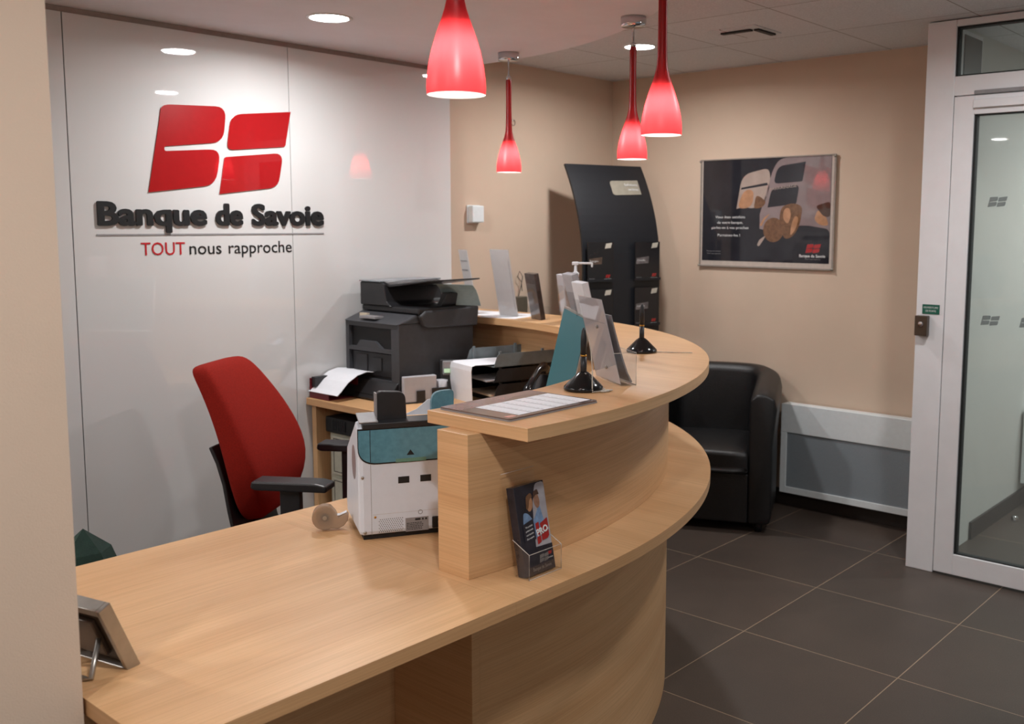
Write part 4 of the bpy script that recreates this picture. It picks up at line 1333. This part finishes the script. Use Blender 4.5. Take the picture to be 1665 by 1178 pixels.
# green bag behind the desk end
bm = new()
bmesh.ops.create_icosphere(bm, subdivisions=2, radius=1.0)
for v in bm.verts:
    n = math.sin(v.co.x * 5.1 + v.co.z * 3) * 0.10 + math.sin(v.co.y * 7 + v.co.x * 4) * 0.08 + math.cos(v.co.z * 9 + v.co.y * 5) * 0.05
    f = 1 + n
    tp = 1.0 - 0.35 * max(0, v.co.z)
    v.co = Vector((v.co.x * 0.19 * f * tp, v.co.y * 0.14 * f * tp, v.co.z * 0.395))
mn = min(v.co.z for v in bm.verts)
for v in bm.verts:
    v.co.z = max(v.co.z - mn, 0.02) - 0.02
bagh = tag(obj('bag', bm, GREENF), 'crumpled dark green fabric bag behind the left end of the desk', 'bag')
bagh.location = (-3.80, -1.27, 0.0)

# ================================================================ CHEQUE SCANNER ON THE DESK
cs = thing('counting_machine', 'white desktop machine with a smoked teal window standing against the pillar', 'machine', (-3.349, -1.812, 0.7405), math.radians(-29.3))
mw, md = 0.27, 0.21
bm = new(); prism(bm, [(0.0, 0.012), (0.0, 0.285), (0.03, 0.302), (0.055, 0.302), (md, 0.21), (md + 0.03, 0.05), (md + 0.02, 0.012)], 0.0, mw, axis='x')
obj('casing', bm, WHITEP, cs, bevel=0.012)
bm = new(); box(bm, 0.012, mw - 0.012, 0.012, md, 0.0, 0.012)
obj('foot', bm, DARKP, cs)
def mp_(name, pts, m, y=0.0, th=0.0008, label=None):
    return patch(name, pts, m, cs, y, th, label)
mp_('window_seal', roundpoly([(-0.001, 0.290), (-0.001, 0.197), (mw + 0.001, 0.197), (mw + 0.001, 0.290)], [0, 0.05, 0.05, 0], 8), DARKP, -0.0003, 0.0012)
mp_('window', roundpoly([(0.001, 0.286), (0.001, 0.201), (mw - 0.001, 0.201), (mw - 0.001, 0.286)], [0, 0.05, 0.05, 0], 8), TEAL, -0.0016, 0.002, 'smoked teal window')
mp_('window_seam', [(0.0295, 0.204), (0.031, 0.204), (0.031, 0.286), (0.0295, 0.286)], DARKP, -0.0037, 0.0003)
mp_('window_latch', [(0.094, 0.199), (0.172, 0.199), (0.172, 0.208), (0.094, 0.208)], mat('pale_green_label', srgb(96, 138, 122), 0.3), -0.0037, 0.0008, 'green and white strip at the window foot')
mp_('warning_mark', [(0.122, 0.216), (0.142, 0.216), (0.132, 0.230)], DARKP, -0.0037, 0.0004)
bm = new(); prism(bm, [(-0.004, 0.288), (-0.004, 0.303), (0.055, 0.306), (0.06, 0.290)], 0.012, mw, axis='x')
obj('top_lid', bm, BLACKP, cs, bevel=0.002)
bm = new(); prism(bm, [(-0.002, 0.307), (0.055, 0.322), (0.057, 0.318), (0.0, 0.303)], 0.004, 0.052, axis='x')
obj('lid_flap', bm, GREYP, cs, bevel=0.001)
bm = new(); prism(bm, roundpoly([(0.052, 0.303), (0.052, 0.368), (0.060, 0.378), (0.118, 0.374), (0.128, 0.362), (0.130, 0.303)], [0, 0.006, 0.006, 0.01, 0.01, 0]), 0.030, 0.050, axis='y')
obj('paper_guide', bm, BLACKP, cs, bevel=0.002, label='upright black paper guide')
pbox('guide_edge', GREYP, cs, 0.050, 0.054, 0.026, 0.052, 0.303, 0.374)
bm = new(); prism(bm, [(0.128, 0.304), (0.165, 0.318), (0.195, 0.342), (0.225, 0.345), (0.225, 0.302)], 0.075, 0.078, axis='y')
obj('paper_tray', bm, PAPER, cs, label='white curved paper tray')
bm = new(); prism(bm, roundpoly([(0.20, 0.304), (0.20, 0.350), (0.215, 0.366), (0.26, 0.368), (0.26, 0.304)], [0, 0.02, 0.02, 0.01, 0]), 0.055, 0.070, axis='y')
obj('clear_guide', bm, TEAL, cs)
for a in ((0.100, 0.1285, 0.143, 0.160), (0.157, 0.185, 0.143, 0.160)):
    mp_('dark_slot', [(a[0], a[2]), (a[1], a[2]), (a[1], a[3]), (a[0], a[3])], DARKP, 0, 0.001)
mp_('panel_seam', [(0.0305, 0.014), (0.0315, 0.014), (0.0315, 0.197), (0.0305, 0.197)], GREYP, 0, 0.0003)
mp_('panel_seam', [(0.034, 0.066), (mw - 0.01, 0.066), (mw - 0.01, 0.067), (0.034, 0.067)], mat('faint_seam', srgb(190, 190, 194), 0.5), 0, 0.0003)
bm = new()
for i in range(12):
    for j in range(8):
        x = 0.050 + i * 0.0052 + (0.0026 if j % 2 else 0)
        z = 0.020 + j * 0.0046
        prism(bm, ellipse(x, z, 0.0012, 0.0012, 6), -0.0003, 0.0, axis='y')
o = obj('vent_holes', bm, DARKP, cs); o['kind'] = 'stuff'
mp_('data_plate', [(0.117, 0.014), (0.177, 0.014), (0.177, 0.050), (0.117, 0.050)], GREYP, 0, 0.0006)
bm = new()
for j in range(5):
    x = 0.120
    while x < 0.160:
        w_ = random.uniform(0.002, 0.006)
        box(bm, x, x + w_, -0.0009, -0.0006, 0.018 + j * 0.0042, 0.0198 + j * 0.0042)
        x += w_ + 0.0012
box(bm, 0.142, 0.156, -0.0009, -0.0006, 0.042, 0.047); box(bm, 0.160, 0.164, -0.0009, -0.0006, 0.042, 0.047); box(bm, 0.168, 0.173, -0.0009, -0.0006, 0.042, 0.047)
obj('data_print', bm, DARKP, cs)
for x, z, r_, m_ in ((0.010, 0.165, 0.004, SILVER), (0.014, 0.022, 0.004, SILVER), (0.040, 0.060, 0.003, BRASS)):
    bm = new(); lathe(bm, [(0, 0), (r_, 0), (r_, 0.0015), (0, 0.0018)], 12)
    obj('screw', bm, m_, cs, loc=(x, 0, z), rot=(PI / 2, 0, 0))
bm = new(); lathe(bm, [(0.0045, 0), (0.006, 0), (0.006, 0.0006), (0.0045, 0.0006), (0.0045, 0)], 18)
obj('recycle_mark', bm, GREYP, cs, loc=(0.156, 0, 0.063), rot=(PI / 2, 0, 0))
pbox('power_socket', DARKP, cs, 0.186, 0.222, -0.006, 0.0, 0.018, 0.048, bevel=0.002)
bm = new(); tube(bm, [(0.204, -0.006, 0.034), (0.204, -0.022, 0.030), (0.206, -0.030, 0.010), (0.225, -0.02, 0.006), (0.26, -0.005, 0.006)], 0.005, 8)
obj('power_cable', bm, DARKP, cs)
# dark oval sensor window on the side of the machine
bm = new(); prism(bm, ellipse(0.075, 0.19, 0.035, 0.045, 20), -0.0008, 0, axis='x')
obj('side_window', bm, mat('mauve_side_window', srgb(150, 142, 146), 0.3), cs)

# ================================================================ TAPE DISPENSER
td = thing('tape_dispenser', 'smoked clear snail-shaped tape dispenser beside the white machine', 'tape dispenser', (-3.338, -1.672, 0.7405), math.radians(-38))
def snail(s=1.0, off=0.0):
    pts = []
    for k in range(22):
        a = math.radians(62 + 236 * k / 21)
        pts.append((-0.012 + (0.033 - off) * math.cos(a), 0.036 + (0.033 - off) * math.sin(a)))
    pts += [(0.02, 0.0045 + off), (0.036, 0.012 + off), (0.047 - off, 0.026), (0.049 - off, 0.040), (0.044 - off, 0.046), (0.034, 0.041), (0.022, 0.036), (0.016, 0.05)]
    return pts
bm = new(); prism(bm, snail(), -0.014, 0.014, axis='y')
obj('casing', bm, SMOKE, td, bevel=0.003)
def ringpatch(bm, r0, r1, y0, y1, n=28, cx=-0.012, cz=0.036):
    R0 = [[bm.verts.new((cx + r * math.cos(2 * PI * k / n), y, cz + r * math.sin(2 * PI * k / n))) for k in range(n)] for r, y in ((r0, y0), (r1, y0), (r1, y1), (r0, y1))]
    for i in range(4):
        A, B = R0[i], R0[(i + 1) % 4]
        for k in range(n):
            f = bm.faces.new((A[k], A[(k + 1) % n], B[(k + 1) % n], B[k])); f.smooth = False
    bmesh.ops.recalc_face_normals(bm, faces=bm.faces[:])
bm = new(); ringpatch(bm, 0.011, 0.0235, -0.0095, 0.0095)
obj('tape_roll', bm, mat('beige_tape', srgb(196, 172, 142), 0.35), td)
bm = new(); ringpatch(bm, 0.0058, 0.0105, -0.012, 0.012)
obj('hub', bm, mat('dark_hub', srgb(58, 50, 46), 0.4), td)
bm = new(); tube(bm, [(-0.012, -0.0155, 0.036), (-0.012, 0.0155, 0.036)], 0.0055, 16)
obj('axle', bm, SILVER, td)
bm = new(); strip(bm, [(0.012, 0.040), (0.026, 0.040), (0.044, 0.0475)], -0.009, 0.009, 0.0008)
obj('loose_tape', bm, PAPER, td, label='pale free end of the tape')

# ================================================================ LEAFLETS IN A HOLDER BY THE PILLAR
lh = thing('leaflet_holder', 'clear leaflet holder on the lower worktop in front of the curved counter wall', 'leaflet holder', (-3.272, -2.325, 0.7405), 0)
LN = math.radians(-11)
bm = new(); box(bm, 0.0, 0.112, 0.044, 0.046, 0, 0.235)
o = obj('back_plate', bm, CLEAR, lh); o.rotation_euler = (LN, 0, 0)
pbox('front_plate', CLEAR, lh, 0.0, 0.112, 0.0, 0.002, 0, 0.060)
for x0 in (0.0, 0.110):
    bm = new(); prism(bm, [(0.0, 0.0), (0.044, 0.0), (0.054, 0.085), (0.0, 0.060)], x0, x0 + 0.002, axis='x')
    obj('side_plate', bm, CLEAR, lh)
pbox('floor_plate', CLEAR, lh, 0.0, 0.112, 0.002, 0.044, 0, 0.002)
bs = thing('leaflet_stack', 'leaflet stack with two people and a red emblem in the clear holder by the pillar', 'leaflets', (-3.267, -2.325, 0.7433), 0)
BCOV = mat('leaflet_dark_cover', srgb(38, 38, 48), 0.2, var=0.2, scale=30)
BGLOW = mat('leaflet_pale_print', srgb(168, 164, 170), 0.2, var=0.1, scale=30)
BBLUE = mat('leaflet_blue_print', srgb(122, 150, 186), 0.2, var=0.2, scale=60)
GRT = mat('leaflet_grey_print', srgb(116, 112, 110), 0.2, var=0.05)
rootL = []
def lp(name, pts, m, d, label=None, rad=0):
    if rad:
        pts = roundpoly(pts, rad)
    o = patch(name, pts, m, bs, -d, 0.0003, label)
    o.location = (0, 0.0145, 0); o.rotation_euler = (LN, 0, 0)
    return o
bm = new(); box(bm, 0, 0.100, -0.0, 0.024, 0, 0.206)
o = obj('leaflet_body', bm, BCOV, bs, bevel=0.001); o.location = (0, 0.0145, 0); o.rotation_euler = (LN, 0, 0)
EDGE = mat('bright_acrylic_edge', srgb(214, 206, 198), 0.2)
bm = new()
tube(bm, [(0.001, 0.001, 0.0), (0.001, 0.001, 0.060), (0.001, 0.053, 0.085)], 0.0008, 5)
tube(bm, [(0.111, 0.001, 0.0), (0.111, 0.001, 0.060), (0.111, 0.053, 0.085)], 0.0008, 5)
tube(bm, [(0.001, 0.001, 0.060), (0.111, 0.001, 0.060)], 0.0006, 5)
tube(bm, [(0.001, 0.001, 0.001), (0.111, 0.001, 0.001)], 0.0008, 5)
obj('polished_edges', bm, EDGE, lh)
bm = new(); tube(bm, [(0.001, 0.090, 0.231), (0.111, 0.090, 0.231)], 0.0006, 5)
obj('polished_edges', bm, EDGE, lh)
bm = new()
tube(bm, [(0.001, -0.044, 0.0), (0.001, -0.044, 0.09), (0.001, 0.022, 0.09)], 0.0008, 5)
obj('polished_edges', bm, EDGE, nh)
bm = new()
tube(bm, [(0.184, 0.022, 0.09), (0.184, -0.044, 0.09), (0.184, -0.044, 0.0)], 0.0008, 5)
tube(bm, [(0.001, -0.044, 0.09), (0.184, -0.044, 0.09)], 0.0008, 5)
tube(bm, [(0.001, -0.044, 0.001), (0.184, -0.044, 0.001)], 0.0008, 5)
tube(bm, [(0.184, 0.0, 0.001), (0.184, 0.058, 0.237)], 0.0009, 5)
obj('polished_edges', bm, EDGE, nh)
w_, h_ = 0.100, 0.206
lp('cover_print', [(0.045, 0.030), (0.05, 0.12), (0.055, 0.16), (0.070, 0.204), (0.0995, 0.204), (0.0995, 0.030)], BGLOW, 0.0002, 'pale glow behind the people', 0.01)
lp('cover_shirt', [(0.015, 0.118), (0.020, 0.145), (0.035, 0.140), (0.050, 0.120), (0.075, 0.155), (0.085, 0.11), (0.060, 0.08), (0.02, 0.08)], BBLUE, 0.0005, 'blue shirts', 0.008)
lp('cover_head', ellipse(0.044, 0.160, 0.010, 0.017, 14, -0.2), PSKIN, 0.0008, 'face of a person with glasses looking down')
lp('cover_hair', [(0.030, 0.150), (0.034, 0.180), (0.050, 0.186), (0.056, 0.176), (0.044, 0.170), (0.038, 0.150)], PHAIR, 0.0011, 'brown hair', 0.005)
lp('cover_head', ellipse(0.068, 0.164, 0.0095, 0.018, 14, 0.1), mat('leaflet_face', srgb(150, 112, 92), 0.2, var=0.15, scale=80), 0.0008, 'face of a person behind')
lp('cover_hair', [(0.057, 0.170), (0.060, 0.186), (0.074, 0.190), (0.079, 0.176), (0.068, 0.178)], PBROWN, 0.0011, 'short dark hair', 0.004)
lp('cover_band', [(0.012, 0.078), (0.012, 0.118), (0.048, 0.126), (0.050, 0.078)], BCOV, 0.0012, 'dark caption band')
for k, s_ in enumerate(('Vos projets', 'professionnels', 'ont besoin', "d'un expert")):
    o = text('cover_line', s_, WHITEI, bs, 0, 0, 0, 0.0042, 0.024, extrude=0.0002)
    o.rotation_euler = (LN, math.radians(-8), 0); o.location = Vector((0.019, 0.0145, 0)) + Matrix.Rotation(LN, 3, 'X') @ Vector((0, -0.0018, 0.108 - 0.009 * k))
for pts_ in ([(0.053, 0.084), (0.053, 0.113), (0.064, 0.115), (0.066, 0.086)], [(0.069, 0.087), (0.068, 0.110), (0.094, 0.119), (0.095, 0.096)], [(0.069, 0.070), (0.069, 0.084), (0.094, 0.092), (0.094, 0.078), (0.088, 0.072)], [(0.053, 0.064), (0.053, 0.081), (0.066, 0.083), (0.066, 0.068)]):
    lp('red_tile', pts_, LOGOR, 0.0015, 'red tile of the PRO emblem', 0.002)
o = text('cover_title', 'PRO', WHITEI, bs, 0, 0, 0, 0.015, 0.036, extrude=0.0003, bold=(0.0006, 0.0006))
o.rotation_euler = (LN, math.radians(-12), 0); o.location = Vector((0.055, 0.0145, 0)) + Matrix.Rotation(LN, 3, 'X') @ Vector((0, -0.0019, 0.083))
lp('cover_foot', [(0.0, 0.0), (0.0, 0.055), (0.045, 0.060), (0.1, 0.058), (0.1, 0.0)], BCOV, 0.0012, 'dark foot of the cover')
for nm, m_, x, z, w2 in (('emblem', GRT, 0.050, 0.022, 0.034), ('emblem', LOGOR, 0.080, 0.034, 0.014)):
    e = emblem(bs, m_, x, z, w2, -0.0015, th=0.0003)
    e.location = (0, 0.0145, 0); e.rotation_euler = (LN, 0, 0)
o = text('cover_line', 'Banque de Savoie', GRT, bs, 0, 0, 0, 0.008, 0.062, extrude=0.0002)
o.rotation_euler = (LN, 0, 0); o.location = Vector((0.026, 0.0145, 0)) + Matrix.Rotation(LN, 3, 'X') @ Vector((0, -0.0016, 0.008))
o = text('cover_line', 'Banque de Savoie', WHITEI, bs, 0, 0, 0, 0.0032, 0.022, extrude=0.0002)
o.rotation_euler = (LN, 0, 0); o.location = Vector((0.074, 0.0145, 0)) + Matrix.Rotation(LN, 3, 'X') @ Vector((0, -0.0016, 0.026))

# ================================================================ SILVER FRAME AT THE DESK END
sf = thing('picture_frame', 'silver desk frame seen from behind, leaning on a wire stand at the left desk end', 'desk frame', (-4.046, -2.072, 0.7410), math.radians(14))
# leans towards -x: built upright with its back to -x and tilted about y
TL = math.radians(-23)
def tf(name, m, a, bevel=0.0, **k):
    bm = new(); box(bm, *a)
    o = obj(name, bm, m, sf, bevel=bevel, **k); o.rotation_euler = (0, TL, 0); o.location = (-0.002, 0, 0)
    return o
bm = new()
for a in ((-0.026, 0, 0.0, 0.010, 0.0, 0.148), (-0.026, 0, 0.158, 0.168, 0.0, 0.148), (-0.026, 0, 0.010, 0.158, 0.134, 0.148), (-0.026, 0, 0.010, 0.158, 0.0, 0.012)):
    box(bm, *a)
o = obj('rim', bm, SILVER, sf, bevel=0.0015); o.rotation_euler = (0, TL, 0)
tf('screen', GLOSSB, (-0.006, -0.001, 0.010, 0.158, 0.012, 0.134))
tf('back_plate', mat('bronze_back', srgb(84, 74, 68), 0.45, metal=0.4), (-0.012, -0.0062, 0.010, 0.158, 0.012, 0.134))
tf('back_box', mat('bronze_box_back', srgb(96, 86, 80), 0.4, metal=0.4), (-0.022, -0.0122, 0.045, 0.125, 0.03, 0.11), bevel=0.002)
bm = new(); tube(bm, [(-0.055, 0.038, 0.062), (-0.088, 0.020, 0.004), (-0.093, 0.030, 0.004), (-0.093, 0.130, 0.004), (-0.088, 0.140, 0.004), (-0.055, 0.125, 0.062)], 0.0048, 8)
obj('wire_stand', bm, SILVER, sf)
